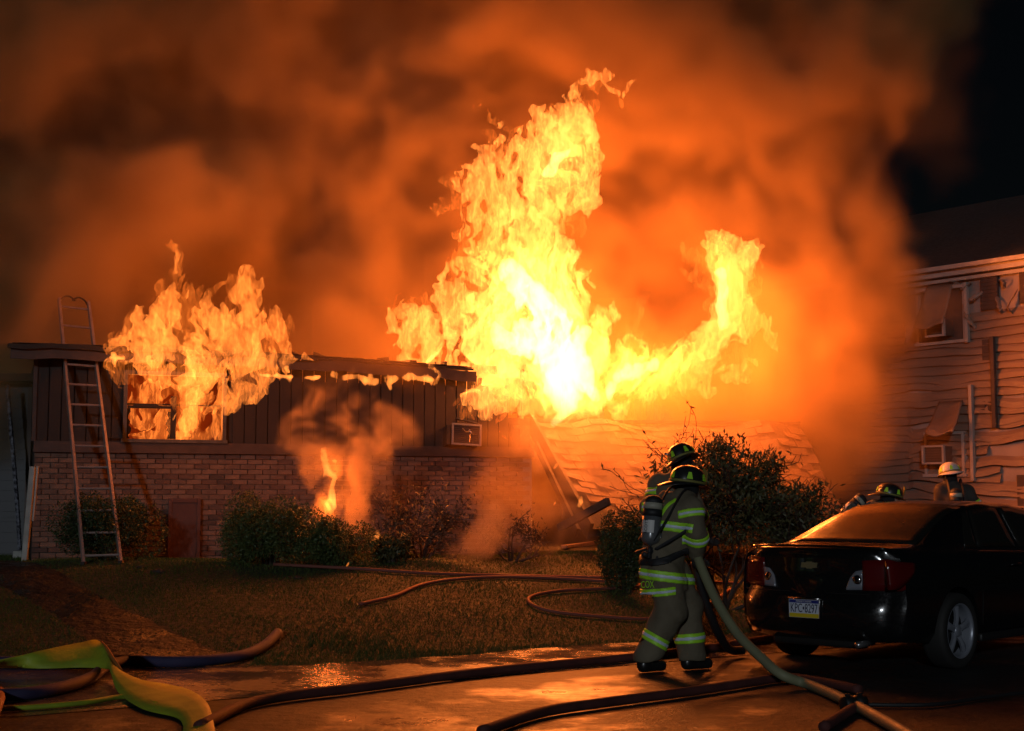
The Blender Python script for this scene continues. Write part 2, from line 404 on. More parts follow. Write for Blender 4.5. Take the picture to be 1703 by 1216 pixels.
# window
win = empty('window'); win.parent = house; win.location = ((ws0+ws1)/2, -.01, (wz0+wz1)/2); ww, wh = ws1-ws0, wz1-wz0
fr = MB()
for sx in (-1, 1): fr.box((sx*(ww/2+.005), 0, 0), (.05, .10, wh+.05))
fr.box((0, 0, -wh/2), (ww+.10, .13, .045)).box((0, 0, wh/2), (ww-.05, .10, .05))
fr.build('window_frame', MAT_ALU, win)
mx = HL(288, 700)[0]-(ws0+ws1)/2; mz = HL(240, 677)[1]-(wz0+wz1)/2
MB().box((mx, 0, -wh*.15), (.068, .07, wh*.63)).build('mullion', MAT_CHAR, win)
MB().box(((-ww/2+mx)/2, .01, mz), (ww/2+mx-.06, .045, .035)).box(((-ww/2+mx)/2-.05, .0, mz+.012), (ww/2+mx-.3, .05, .03)).build('meeting_rail', MAT_CHAR, win)
MAT_GLASS = M('sooty_glass', (.03, .025, .02), .12, spec=.7)
sh = MB()
def jag(x0, x1, z0, z1, side, n=9):
    pts = []
    for i in range(n+1):
        t = i/n; pts.append((x1+random.uniform(-.03, .035)*(1 if 0 < i < n else 0), z0+(z1-z0)*t))
    MB().prism([(x0, z0)]+pts+[(x0, z1)], -.004, .004).build('glass_shard', MAT_GLASS, win)
jag(-ww/2+.02, -ww/2+.065, -wh/2+.03, mz-.02, 1); jag(mx-.033, mx-.075, -wh/2+.03, mz-.06, -1)

# the room behind the window
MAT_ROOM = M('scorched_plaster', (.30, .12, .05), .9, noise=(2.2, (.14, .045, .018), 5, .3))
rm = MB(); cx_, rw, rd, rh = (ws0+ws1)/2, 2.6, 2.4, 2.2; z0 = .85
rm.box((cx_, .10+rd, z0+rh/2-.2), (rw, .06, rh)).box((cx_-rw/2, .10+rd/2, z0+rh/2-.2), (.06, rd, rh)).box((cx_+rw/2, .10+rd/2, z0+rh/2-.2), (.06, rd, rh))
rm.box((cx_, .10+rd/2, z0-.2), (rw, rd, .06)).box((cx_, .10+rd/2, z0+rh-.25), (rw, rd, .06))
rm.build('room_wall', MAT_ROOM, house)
# air conditioner hanging from its opening
ac = empty('window_air_conditioner'); ac.parent = house; ac.location = ((acs0+acs1)/2, -.02, (acz0+acz1)/2); ac.rotation_euler = (R(-7), R(3), R(-5))
aw, ah = acs1-acs0, acz1-acz0
MB().box((0, .0, 0), (aw-.03, .42, ah-.03), bev=.01).build('casing', MAT_TRIMD, ac)
f2 = MB()
for sx in (-1, 1): f2.box((sx*(aw/2-.014), -.22, 0), (.028, .05, ah))
for sz in (-1, 1): f2.box((0, -.22, sz*(ah/2-.012)), (aw-.058, .05, .024))
f2.build('front_frame', M('firelit_metal', (.36, .33, .31), .45, .4, noise=(12, (.24, .21, .20), 4, .2)), ac)  # lighter than the other metal: firelight on this frame is in the colour
for k in range(9): MB().box((0, -.222, -ah/2+.045+k*(ah-.09)/8), (aw-.06, .018, .006)).build('louvre', MAT_CHAR, ac)
cr = MB(); pts = []
cp = smooth_path([(-.07, -.245, .09), (-.03, -.25, .05), (.02, -.26, .03), (.03, -.25, .07), (.07, -.25, .01), (.10, -.25, .02)], 5)
cr.tube(cp, [.006+.014*abs(math.sin(i*1.1)) for i in range(len(cp))], 6, flat=.4).tube([(.04, -.25, .0), (.045, -.25, -.06), (.04, -.25, -.11)], .005, 5)
cr.build('peeling_foil', M('foil', (.7, .72, .78), .25, .9), ac)
MB().box((-aw/2-.05, -.12, -.02), (.05, .28, ah*.9)).build('side_panel', MAT_CHAR, ac)
MB().box((-.02, -.20, ah/2+.045), (aw*.8, .06, .012), T=Matrix.Rotation(R(9), 4, 'Y')).build('bent_flashing', MAT_ALU, ac)
# roof: eave boards, soffit, slope of shingles, charred rafters
def eave(s, y, z): return (s, y, EZ+z+sag(s))
ov = .28; ss = np.linspace(-.33, LF-.75, 26)
def strip(name, mat, y0, y1, z0, z1, a=-.33, b=LF-.95, n=24, par=house):
    m = MB(); rs = []
    for s_ in np.linspace(a, b, n):
        w = .012*math.sin(s_*5.1)+.008*math.sin(s_*13)
        rs.append([eave(s_, y0, z0+w), eave(s_, y1, z0+w), eave(s_, y1, z1+w), eave(s_, y0, z1+w)])
    return m.rings(rs).build(name, mat, par)
strip('fascia_board', MAT_TRIMD, -ov-.02, -ov+.005, -.13, .015)
strip('soffit', MAT_CHAR, -ov+.008, .0, -.10, -.085)
strip('gutter', MAT_CHAR, -ov-.085, -ov-.022, -.005, .055, -.36, 3.6)
roof = MB(); rs = []
for s_ in np.linspace(-.36, LF-1.0, 30):
    e = 3.0 if s_ < 1.6 else 2.6-1.6*max(0, (s_-1.6)/LF)+.22*math.sin(s_*4)
    rs.append([eave(s_, -ov-.05, .02), eave(s_, -ov-.05, .05), eave(s_, e, .05+.10*(e+ov)), eave(s_, e, .0+.10*(e+ov))])
rf = roof.rings(rs).build('roof', MAT_CHAR, house)
st = MB()
for k in range(9):
    yk = -ov-.06+k*.14; t = 0.
    s_ = -.34+random.random()*.1
    while s_ < LF-1.15:
        w = .30; st.box((s_+w/2, yk+.075, EZ+.062+.10*(yk+ov+.06)+sag(s_+w/2)+random.uniform(0, .005)), (w-.012, .15, .008), T=None); s_ += w
o = st.build('shingle_field', MAT_CHAR, rf); tag(o, kind='stuff')
for k in range(9):
    s_ = 3.1+k*.41; ln = random.uniform(.6, 1.5)
    m = MB().box((0, 0, 0), (.045, ln, .12), bev=.008); o = m.build('rafter', MAT_CHAR, house); o.location = (s_, .2+ln/2, EZ+sag(s_)+.12+.04*k/9); o.rotation_euler = (R(random.uniform(2, 14)), R(random.uniform(-9, 9)), R(random.uniform(-6, 6)))
for (a, b, c) in ((1060, 664, .09), (1078, 656, .055), (1089, 650, .05), (1107, 688, .10), (935, 640, .05), (1003, 655, .05)):
    pt = P(a, b, 22.4); base = Vector((pt.x, 22.4, 1.2)); m = MB().box((0, 0, (pt.z-1.2)/2), (c, c, pt.z-1.2)); o = m.build('stud', MAT_CHAR, house)
    o.matrix_world = Matrix.Translation(base); loc = house.matrix_basis.inverted() if False else None
    inv = (Matrix.Translation(house.location) @ Matrix.Rotation(HANG, 4, 'Z')).inverted(); bl = inv @ base; o.matrix_world = Matrix.Identity(4); o.location = bl; o.rotation_euler = (0, R(random.uniform(-1, 1)), 0)
def house_pt(v): return (Matrix.Translation(house.location) @ Matrix.Rotation(HANG, 4, 'Z')).inverted() @ Vector(v)
# torn end of the wall
for k in range(5):
    m = MB().box((0, 0, 0), (.04, .09, random.uniform(.7, 1.2)), bev=.006); o = m.build('torn_stud', MAT_CHAR, house); o.location = (LF-.15-k*.22, .1, ZB+.75-.04*k); o.rotation_euler = (0, R(random.uniform(-5, 7)), 0)

# ------------------------------------------------------------------ collapsed roof slope
MAT_SHING = M('scorched_shingles', (.07, .045, .035), .9, noise=(3, (.14, .085, .06), 5, .25), bump=(120, .6, .004))
TL, TR = P(888, 703, 21.4), P(1330, 706, 22.4); BL, BR = P(985, 880, 19.5), P(1420, 880, 20.4)
cr_root = empty('collapsed_roof_slope', (BL.x, BL.y, BL.z), 0, 'fallen shingled roof slope lying against the right end of the burning house', 'roof')
def RP(u, v, h=0.):
    a = TL.lerp(TR, u); b = BL.lerp(BR, u); n = (TR-TL).cross(BL-TL).normalized(); n = n if n.z > 0 else -n
    return b.lerp(a, v)+n*(h+(.05*math.sin(u*9+v*3)+.04*math.sin(u*21+v*6))*math.sin(v*5))-BL
sl = MB(); N = 16
sl.rings([[RP(u, 0, -.12), RP(u, 1, -.12), RP(u, 1, 0), RP(u, .8, 0), RP(u, .6, 0), RP(u, .4, 0), RP(u, .2, 0), RP(u, 0, 0)] for u in np.linspace(0, 1, N)]).build('roof_deck', MAT_CHAR, cr_root)
nrow, npr = 15, 15; cnt = 0
far = MB()
for r_ in range(nrow):
    for c in range(npr):
        u0 = (c+(.5 if r_ % 2 else 0))/(npr+.5); u1 = u0+.955/(npr+.5); v0 = r_/nrow; v1 = v0+1.25/nrow
        if random.random() < .17: continue
        j = random.uniform(0, .06) if random.random() < .35 else 0
        q = [RP(u0, v0, .022+j), RP(u1, v0, .022), RP(u1, min(v1, 1), .006), RP(u0, min(v1, 1), .006)]
        q2 = [p-Vector((0, 0, .012)) for p in q]
        MB().add(q+q2, [(0, 1, 2, 3), (7, 6, 5, 4), (0, 4, 5, 1), (1, 5, 6, 2), (2, 6, 7, 3), (3, 7, 4, 0)]).build('shingle', MAT_SHING, cr_root)
def bar(p, q, w, h, name, mat, par, off=Vector((0, 0, 0))):
    p, q = Vector(p), Vector(q); d = (q-p); L_ = d.length; X = d.normalized(); Z = Vector((0, 0, 1)); Y_ = Z.cross(X).normalized(); Z = X.cross(Y_)
    T = Matrix(((X.x, Y_.x, Z.x, 0), (X.y, Y_.y, Z.y, 0), (X.z, Y_.z, Z.z, 0), (0, 0, 0, 1)))
    o = MB().box((L_/2, 0, 0), (L_, w, h), T=T, bev=min(w, h)*.1).build(name, mat, par); o.location = p+off; return o
bar(RP(-.012, -.02, 0), RP(-.012, 1.0, 0), .05, .26, 'rake_board', MAT_CHAR, cr_root)
bar(RP(-.05, .0, -.06), RP(-.03, .8, -.03), .04, .12, 'rake_board', MAT_CHAR, cr_root)
bar(RP(-.01, 1.01, .01), RP(1.0, 1.01, .01), .12, .05, 'ridge_board', MAT_CHAR, cr_root)

# ------------------------------------------------------------------ left neighbour: lap siding wall with pipe
MAT_LAP = M('grey_lap_siding', (.055, .057, .063), .6, noise=(4, (.085, .087, .095), 4, .2))
nb = empty('neighbouring_garage', P(-40, 930, 19.6), 0, 'dark garage wall of grey lap siding at the left edge', 'garage')
nbz = .6; nx0, nx1 = P(-260, 800, 19.6).x-nb.location.x, P(44, 800, 19.6).x-nb.location.x; nb.location.z = nbz
MB().box(((nx0+nx1)/2, .1, 1.25), (nx1-nx0-.04, .12, 2.5)).build('wall', MAT_CHAR, nb)
for k in range(17):
    MB().box((0, 0, 0), (nx1-nx0, .014, .155), T=Matrix.Rotation(R(-5), 4, 'X')).build('siding_plank', MAT_LAP, nb).location = ((nx0+nx1)/2, .01, .10+k*.14)
MB().box((nx1+.03, -.01, 1.2), (.06, .09, 2.4)).build('corner_post', MAT_TRIMD, nb)
MB().box(((nx0+nx1)/2, -.05, 2.52), (nx1-nx0+.3, .5, .10)).build('eave', MAT_CHAR, nb)
pp = [P(12, 640, 19.2), P(17, 700, 19.2), P(24, 780, 19.2), P(30, 860, 19.2), P(33, 915, 19.2)]
dpo = empty('downspout', pp[-1], 0, 'shiny drainpipe with bluish light put into its colour at the far left edge', 'drainpipe')
MB().tube([p-pp[-1] for p in smooth_path(pp, 3)], .042, 8, flat=.7).build('pipe', M('shiny_blue_lit_pipe', (.62, .66, .80), .22, .7, noise=(22, (.10, .10, .12), 5, .12)), dpo)  # the bluish light on the pipe is painted into its base colour
MB().box((0, -.02, -.06), (.12, .16, .10), bev=.015).build('splash_block', MAT_PALE, dpo)
cbo = MB().box((0, 0, .62), (.07, .10, 1.25), bev=.01).box((.05, .03, .9), (.03, .06, .7), bev=.006).build('corner_downspout', MAT_PALE); cbo.location = (A0.x-.07, A0.y-.02, .66); cbo.rotation_euler = (0, R(3.2), 0)
tag(cbo, 'pale corner pipe running down the left end of the brick wall', 'drainpipe')
# hatch leaning on the brick wall
MAT_DOOR = M('red_brown_board', (.075, .030, .024), .6, noise=(4, (.11, .05, .04), 4, .25), bump=(12, .2, .004))
hs0, _ = HL(278, 900); hs1, _ = HL(331, 900); _, hz1 = HL(300, 829)
hat = empty('crawl_space_hatch', A0+UD*((hs0+hs1)/2)-ND*.06+Vector((0, 0, .66)), HANG, 'small reddish-brown hatch door leaning on the brick wall', 'hatch')
hw, hh = hs1-hs0, hz1+HZ-.66
MB().box((0, 0, hh/2), (hw, .03, hh), bev=.004).build('panel', MAT_DOOR, hat)
for sx in (-1, 1): MB().box((sx*(hw/2-.02), -.022, hh/2), (.045, .02, hh-.01), bev=.003).build('frame', MAT_DOOR, hat)
MB().box((0, -.022, hh-.03), (hw-.09, .02, .05), bev=.003).build('frame', MAT_DOOR, hat)

# ------------------------------------------------------------------ ladder
MAT_LAD = M('worn_ladder_metal', (.42, .33, .30), .45, .35, noise=(10, (.28, .20, .18), 4, .25))
fl, fr_ = GT(139, 940), GT(201, 938); top_l, top_r = P(98, 497, 19.0), P(147, 503, 19.15)
lad = empty('ladder', (fl+fr_)/2, 0, 'metal ladder leaning on the eave left of the burning window', 'ladder')
def LP(s, v): return (fl.lerp(top_l, v) if s == 0 else fr_.lerp(top_r, v))-lad.location
for s_ in (0, 1): bar(LP(s_, 0), LP(s_, 1), .032, .072, 'rail', MAT_LAD, lad); 
Llad = (top_l-fl).length
for k in range(13):
    v = (.12+.305*k)/Llad*1.0
    if v > .985: break
    MB().tube([LP(0, v), LP(1, v)], .015, 8).build('rung', MAT_LAD, lad)
for s_ in (0, 1):
    p = LP(s_, 1); q = LP(1-s_, 1); d = (q-p).normalized()
    MB().tube(smooth_path([p-Vector((0, 0, .05)), p+d*.05+Vector((0, 0, .02)), p+d*.13+Vector((0, .0, .05)), p+d*.21+Vector((0, 0, .0))], 5), .012, 8).build('roof_hook', MAT_CHAR, lad)
    MB().box(LP(s_, 0)+Vector((0, 0, .02)), (.05, .09, .04), bev=.01).build('foot', MAT_CHAR, lad)
gl = MB().tube(smooth_path([GT(188, 928), GT(194, 931), GT(200, 936)], 4), .008, 6).build('rung_strap', M('pale_strap', (.6, .65, .45), .5)); 
for v in gl.data.vertices: v.co -= lad.location - Vector((0, 0, .03))
gl.parent = lad
# ------------------------------------------------------------------ two-storey building with heat-warped vinyl siding
K1 = Vector((7.91, 22.3, 0)); K0 = Vector((6.11, 24.5, 0)); WD = (K1-K0).normalized(); WA = math.atan2(WD.y, WD.x); WN = Vector((WD.y, -WD.x, 0))
if WN.y > 0: WN = -WN
ap0 = K0-WD*2.3; APL = 8.6; APH = 5.17-.45
apt = empty('apartment_building', (ap0.x, ap0.y, .45), WA, 'two-storey building whose pale vinyl siding sags and peels from the heat', 'building')
def AL(px, py, off=0.):
    "wall coordinates (s, z) of photo pixel on the apartment wall"
    n = Vector((-WD.y, WD.x, 0)); d = ray(px, py); t = (ap0.dot(n)+off)/d.dot(n); q = d*t+Vector((0, 0, CAMZ)); return (q-ap0).dot(WD), q.z-.45
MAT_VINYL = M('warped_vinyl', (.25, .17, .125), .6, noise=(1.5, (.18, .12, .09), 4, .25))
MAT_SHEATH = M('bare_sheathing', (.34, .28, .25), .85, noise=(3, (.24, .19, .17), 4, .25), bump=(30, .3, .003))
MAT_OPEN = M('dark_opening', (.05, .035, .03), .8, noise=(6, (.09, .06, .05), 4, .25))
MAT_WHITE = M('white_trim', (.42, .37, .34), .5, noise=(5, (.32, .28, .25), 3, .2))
MB().box((APL/2, .35, APH/2-.1), (APL, .5, APH+.2)).build('sheathing', MAT_SHEATH, apt)
def hn(a, b): return math.sin(a*1.7+b*2.1)+.6*math.sin(a*3.9-b*1.3+1)+.4*math.sin(a*7.3+b*4.1+2)
pitch = .135
# regions where the siding is gone: (px0, px1, py0, py1)
gone = [(1424, 1760, 440, 506), (1640, 1760, 742, 756), (1660, 1760, 762, 790), (1500, 1600, 500, 566)]
gq = []
for a, b, c, d in gone:
    s0, z1 = AL(a, c); s1, z0 = AL(b, d); gq.append((s0, s1, z0, z1))
for k in range(int((APH-.12)/pitch)):
    z = k*pitch; zc = z+pitch/2
    cuts = sorted((s0, s1) for s0, s1, z0, z1 in gq if z0 < zc < z1)
    spans = []; c0 = 0.
    for s0, s1 in cuts:
        if s0 > c0+.1: spans.append((c0, s0))
        c0 = max(c0, s1)
    if c0 < APL-.1: spans.append((c0, APL))
    for a, b in spans:
        n = max(4, int((b-a)/.09)); rs = []
        ph1, ph2, am = random.uniform(-1.1, 1.1), random.uniform(0, 6), random.uniform(.6, 1.7)
        for i in range(n+1):
            s_ = a+(b-a)*i/n; hot = .25+.75*math.exp(-((z-1.6)/1.5)**2) if s_ > 3.0 else .35
            dz = .030*hot*am*hn(s_+ph1*.5, k*.38+ph1)-.012; dy = -.010-.030*hot*(1+math.sin(s_*2.6+ph2)*math.sin(s_*5.1+k))*.7; e = .020+.022*hot*abs(math.sin(s_*3.3+k*2.3))
            rs.append([(s_, .095+dy*.2, z+pitch+dz), (s_, .085+dy-e*.4, z+pitch*.5+dz), (s_, .085+dy-e, z-.01+dz*1.2), (s_, .098+dy-e, z-.012+dz*1.2), (s_, .098+dy*.2, z+pitch*.6+dz)])
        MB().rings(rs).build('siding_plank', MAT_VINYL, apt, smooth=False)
for (z, h, d) in ((APH-.02, .10, .20), (APH+.06, .07, .30), (APH-.12, .06, .10)):
    MB().box((APL/2, .05-d/2+.05, z), (APL+.2, d, h), bev=.008).build('gutter' if d == .30 else 'fascia_board', MAT_WHITE, apt)
MB().rings([[(s_, -.15, APH+.10), (s_, 4.2, APH+2.05), (s_, 8.4, APH+.10)] for s_ in (-.2, APL+.2)]).build('roof', M('dark_shingles', (.05, .045, .045), .9, noise=(14, (.03, .028, .028), 4, .2)), apt)
for sx in (0, APL): MB().box((sx, 4.2, APH/2), (.1, 7.4, APH)).build('end_wall', MAT_SHEATH, apt)
def awindow(px0, px1, py0, py1, acbox, awn):
    s0, z1 = AL(px0, py0); s1, z0 = AL(px1, py1); w = empty('window'); w.parent = apt; w.location = ((s0+s1)/2, .04, z0); W, H = s1-s0, z1-z0
    MB().box((0, .045, H/2), (W, .02, H)).build('pane', MAT_OPEN, w)
    f = MB()
    for sx in (-1, 1): f.box((sx*W/2, 0, H/2), (.05, .07, H))
    f.box((0, 0, 0), (W+.12, .09, .05)).box((0, 0, H), (W+.05, .08, .05)); f.build('window_frame', MAT_WHITE, w)
    a = acbox; q0, y1 = AL(a[0], a[2]); q1, y0 = AL(a[1], a[3]); r_ = empty('window_air_conditioner'); r_.parent = apt; r_.location = ((q0+q1)/2, -.08, (y0+y1)/2); w2, h2 = q1-q0, y1-y0
    MB().box((0, .05, 0), (w2-.03, .30, h2-.03), bev=.01).build('casing', MAT_OPEN, r_)
    g = MB()
    for sx in (-1, 1): g.box((sx*(w2/2-.015), -.12, 0), (.035, .05, h2))
    for sz in (-1, 1): g.box((0, -.12, sz*(h2/2-.015)), (w2-.065, .05, .03))
    g.build('front_frame', MAT_WHITE, r_)
    for k in range(6): MB().box((0, -.10, -h2/2+.05+k*(h2-.1)/5), (w2-.06, .01, .008)).build('louvre', MAT_CHAR, r_)
    if awn:
        (a, b, c, d, pyt, pyb) = awn; n = 10; rs = []
        t0, tz = AL(a, pyt); t1, _ = AL(b, pyt); u0, bz = AL(c, pyb, -.5); u1, _ = AL(d, pyb, -.5)
        for i in range(n+1):
            t = i/n; s_t = t0+(t1-t0)*t; s_b = u0+(u1-u0)*t
            row = []
            for j in range(9):
                v = j/8; row.append((s_t+(s_b-s_t)*v, .02-.52*v, tz+(bz-tz)*v+.035*math.sin(i*.6+j*1.1)*v-.05*math.sin(v*3.14)*math.sin(t*3.14)))
            rs.append(row+[(p[0], p[1]+.015, p[2]-.02) for p in row[::-1]])
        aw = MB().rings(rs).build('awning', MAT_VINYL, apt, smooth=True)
awindow(1524, 1604, 485, 566, (1551, 1583, 534, 560), (1540, 1583, 1519, 1568, 476, 545))
awindow(1538, 1602, 722, 790, (1546, 1583, 742, 772), (1560, 1600, 1538, 1585, 668, 722))
for (a, b, c, d) in ((1627, 1657, 455, 513), (1692, 1730, 452, 500), (1630, 1650, 565, 600), (1620, 1636, 668, 684), (1640, 1652, 668, 684), (1688, 1720, 790, 850)):
    s0, z1 = AL(a, c); s1, z0 = AL(b, d); MB().box(((s0+s1)/2, .075, (z0+z1)/2), (s1-s0, .06, z1-z0)).build('torn_opening', MAT_OPEN, apt)
    for k in range(int((z1-z0)/.06)): MB().box(((s0+s1)/2, .04, z0+.03+k*.06), (s1-s0-.02, .012, .02)).build('lath', MAT_OPEN, apt)
# peeled curls of vinyl
rr = random.Random(4)
for (x0, y0, x1, y1) in ((1500, 487, 1545, 480), (1598, 478, 1612, 470), (1618, 500, 1632, 486), (1660, 465, 1668, 478), (1655, 492, 1664, 520), (1600, 500, 1620, 545), (1690, 480, 1680, 520), (1580, 470, 1602, 474), (1455, 510, 1500, 488)):
    a = AL(x0, y0); b = AL(x1, y1); pts = [(a[0], .05, a[1]), ((a[0]+b[0])/2+rr.uniform(-.1, .1), -.04, (a[1]+b[1])/2+rr.uniform(-.1, .05)), (b[0], .05, b[1])]
    MB().tube(smooth_path(pts, 6), [.012+.03*abs(math.sin(i*.9)) for i in range(13)], 6, flat=.35).build('peeled_strip', MAT_VINYL, apt)
for (x, y0, y1, w) in ((1650, 560, 712, .07), (1606, 470, 570, .06), (1614, 640, 800, .06)):
    a = AL(x, y0); b = AL(x, y1); MB().box((a[0], -.0, (a[1]+b[1])/2), (w, .07, a[1]-b[1]), bev=.008).build('downspout', MAT_WHITE if w < .07 else MAT_OPEN, apt)
# ------------------------------------------------------------------ shrubs
MAT_LEAF1 = M('dark_green_leaves', (.022, .040, .012), .55, noise=(3, (.045, .075, .018), 4, .2))
MAT_LEAF2 = M('green_leaves', (.045, .075, .018), .55, noise=(3, (.085, .115, .03), 4, .2))
MAT_LEAF3 = M('scorched_leaves', (.055, .040, .020), .7, noise=(4, (.10, .065, .035), 4, .2))
MAT_LEAF4 = M('olive_leaves', (.050, .058, .018), .6, noise=(3, (.095, .085, .03), 4, .2))
MAT_TWIG = M('dark_twigs', (.035, .024, .018), .8, noise=(8, (.06, .04, .03), 4, .2))
def leaf_mesh(name, pts, size, r, elong=1.6, up=.3):
    n = len(pts); d = r.normal(0, 1, (n, 3)); d[:, 2] += up; d /= np.linalg.norm(d, axis=1)[:, None]
    e = np.cross(d, r.normal(0, 1, (n, 3))); e /= np.linalg.norm(e, axis=1)[:, None]+1e-9
    s = size*(.6+.8*r.random(n))[:, None]; a = pts; b = pts+d*s*elong*.5+e*s*.35; c = pts+d*s*elong; dd = pts+d*s*elong*.5-e*s*.35
    V = np.stack([a, b, c, dd], 1).reshape(-1, 3).astype(np.float32); Q = np.arange(4*n).reshape(-1, 4)
    return quad_mesh(name, V, Q)
def shrub(name, label, base, rx, ry, h, mat, n=16000, size=.022, seed=1, lumps=14, density_in=.72, stems=14, group=None, flat=0., shape=None, cat='shrub', leafname='foliage'):
    r = np.random.default_rng(seed); root = empty(name, base, 0, label, cat, group)
    cs = []
    for k in range(lumps):
        a = r.uniform(0, 6.283); q = math.sqrt(r.random())*.72; zc = h*(.30+.42*r.random()*(1-.5*q)); rr = r.uniform(.30, .46)
        cs.append((math.cos(a)*q*rx, math.sin(a)*q*ry, zc, rr*rx*.9, rr*ry*.9+.05, h*r.uniform(.26, .38)))
    if shape: cs = shape
    pts = []
    per = n//len(cs)
    for c in cs:
        d = r.normal(0, 1, (per, 3)); d /= np.linalg.norm(d, axis=1)[:, None]; rad = (density_in+(1-density_in)*r.random(per)**.6)*(1+.10*np.sin(d[:, 0]*9+k)*np.sin(d[:, 2]*8+1)+.05*r.normal(0, 1, per))
        pts.append(np.stack([c[0]+d[:, 0]*rad*c[3], c[1]+d[:, 1]*rad*c[4], c[2]+d[:, 2]*rad*c[5]], 1))
    pts = np.concatenate(pts); pts = pts[pts[:, 2] > .01]
    link(leafname, leaf_mesh(leafname, pts, size, r), mat, root)
    st = MB()
    for k in range(stems):
        c = cs[k % len(cs)]; e = Vector((c[0]+r.normal(0, .2)*c[3], c[1]+r.normal(0, .2)*c[4], c[2]+c[5]*.6*r.random())); m = Vector((e.x*.35, e.y*.35, e.z*.45))
        st.tube(smooth_path([(e.x*.12, e.y*.12, -.05), m, e], 3), [.018, .016, .014, .011, .009, .006, .004], 5)
    o = st.build('stems', MAT_TWIG, root)
    return root
def branch(mb, p, d, L_, r0, r, depth, tips, gn=.5, wob=.35, split=(2, 3)):
    pts = [p]; n = 4
    for k in range(n):
        d = (d+Vector(r.normal(0, wob*.4, 3))).normalized(); p = p+d*(L_/n); pts.append(p)
    mb.tube(pts, [max(.0036, r0*(1-.5*k/n)) for k in range(n+1)], 5 if r0 > .006 else 4)
    if depth == 0: tips.append((p, d)); return
    for k in range(r.integers(split[0], split[1]+1)):
        nd = (d+Vector(r.normal(0, gn, 3))+Vector((0, 0, .12))).normalized(); t = r.integers(2, n+1)
        branch(mb, pts[t], nd, L_*r.uniform(.6, .85), r0*.55, r, depth-1, tips, gn, wob, split)
def twiggy(name, label, base, dirs, L0, mat, seed, depth=4, leaf=.03, per=14, r0=.022, leaf_if=lambda p: 1., spread=.09, gn=.5, split=(2, 3), cat='shrub', leafy=True):
    r = np.random.default_rng(seed); root = empty(name, base, 0, label, cat); mb = MB(); tips = []
    for d in dirs: branch(mb, Vector((r.normal(0, .04), r.normal(0, .04), -.05)), Vector(d).normalized(), L0*r.uniform(.8, 1.15), r0, r, depth, tips, gn, split=split)
    mb.build('branches', MAT_TWIG, root, fix=False)
    if leafy:
        pts = []
        for p, d in tips:
            k = int(per*leaf_if(p)*r.uniform(.4, 1.5))
            for i in range(k): q = p+Vector(r.normal(0, spread, 3))-d*abs(r.normal(0, spread)); pts.append((q.x, q.y, q.z))
        if pts: link('foliage', leaf_mesh('foliage', np.array(pts), leaf, r, 2.2, .5), mat, root)
    return root
def shrub_px(name, label, x0, x1, ytop, Y, depth, mat, **kw):
    cx = ((x0+x1)/2-851.5)/FPX*Y; z = gzf(cx, Y); rx = (x1-x0)/2/FPX*Y; top = P((x0+x1)/2, ytop, Y).z
    return shrub(name, label, (cx, Y, z-.03), rx, depth, top-z+.03, mat, **kw)
shrub_px('shrub', 'near-black round shrub behind the foot of the ladder', 84, 280, 806, 17.95, .42, MAT_LEAF1, n=22000, size=.019, seed=3, lumps=20)
shrub_px('shrub', 'large dense green shrub with smoke and flame rising at its right end', 358, 545, 808, 17.7, .55, MAT_LEAF2, n=30000, size=.019, seed=5, lumps=22)
shrub_px('shrub', 'low green shrub sloping down beneath the shrub flame', 500, 628, 850, 17.6, .42, MAT_LEAF2, n=18000, size=.019, seed=6, lumps=16)
shrub_px('shrub', 'small leafy shrub sprouting beside the scorched twigs', 615, 690, 878, 17.9, .3, MAT_LEAF4, n=4500, size=.028, seed=8, density_in=.4)
c = P(700, 925, 18.5)
twiggy('scorched_shrub', 'brown scorched twiggy shrub against the lit brick wall', (c.x, 18.5, gzf(c.x, 18.5)), [(-.6, 0, 1), (-.25, .1, 1), (0, -.1, 1), (.3, 0, 1), (.65, .1, 1), (.9, -.2, .8), (-.9, -.1, .7)], .42, MAT_LEAF3, 11, depth=4, leaf=.026, per=7, spread=.06, gn=.55)
c = P(850, 905, 18.9)
twiggy('scorched_shrub', 'low burnt shrub wreathed in smoke near the fallen roof', (c.x, 18.9, gzf(c.x, 18.9)), [(-.8, 0, .8), (-.3, .1, 1), (.1, -.1, 1), (.5, 0, .9), (1, .1, .7)], .30, MAT_LEAF3, 12, depth=4, leaf=.024, per=6, spread=.06, gn=.6)
shrub_px('hedge', 'clipped dark hedge between the smoke and the walking firefighter', 975, 1105, 838, 17.9, .35, MAT_LEAF1, n=18000, size=.021, seed=9, lumps=14, cat='hedge')
c = P(1205, 925, 17.6); SZ = gzf(c.x, 17.6)
def lf(p): return 1.0 if (p.x > -.25 and p.z < 1.45) else (.10 if p.x > -.5 else .12)
twiggy('open_branched_shrub', 'tall ragged shrub with bare twigs on top behind the firefighter', (c.x, 17.6, SZ), [(-.85, 0, .75), (-.5, .1, 1), (-.2, -.15, 1.1), (.05, .1, 1.15), (.3, -.1, 1), (.55, .15, .85), (.85, 0, .62), (1.0, -.1, .38), (.1, -.3, .9)], .80, MAT_LEAF4, 21, depth=5, leaf=.030, per=17, r0=.026, spread=.055, gn=.42, leaf_if=lf)
rf2 = np.random.default_rng(77); rt = bpy.data.objects['open_branched_shrub']; fp = []
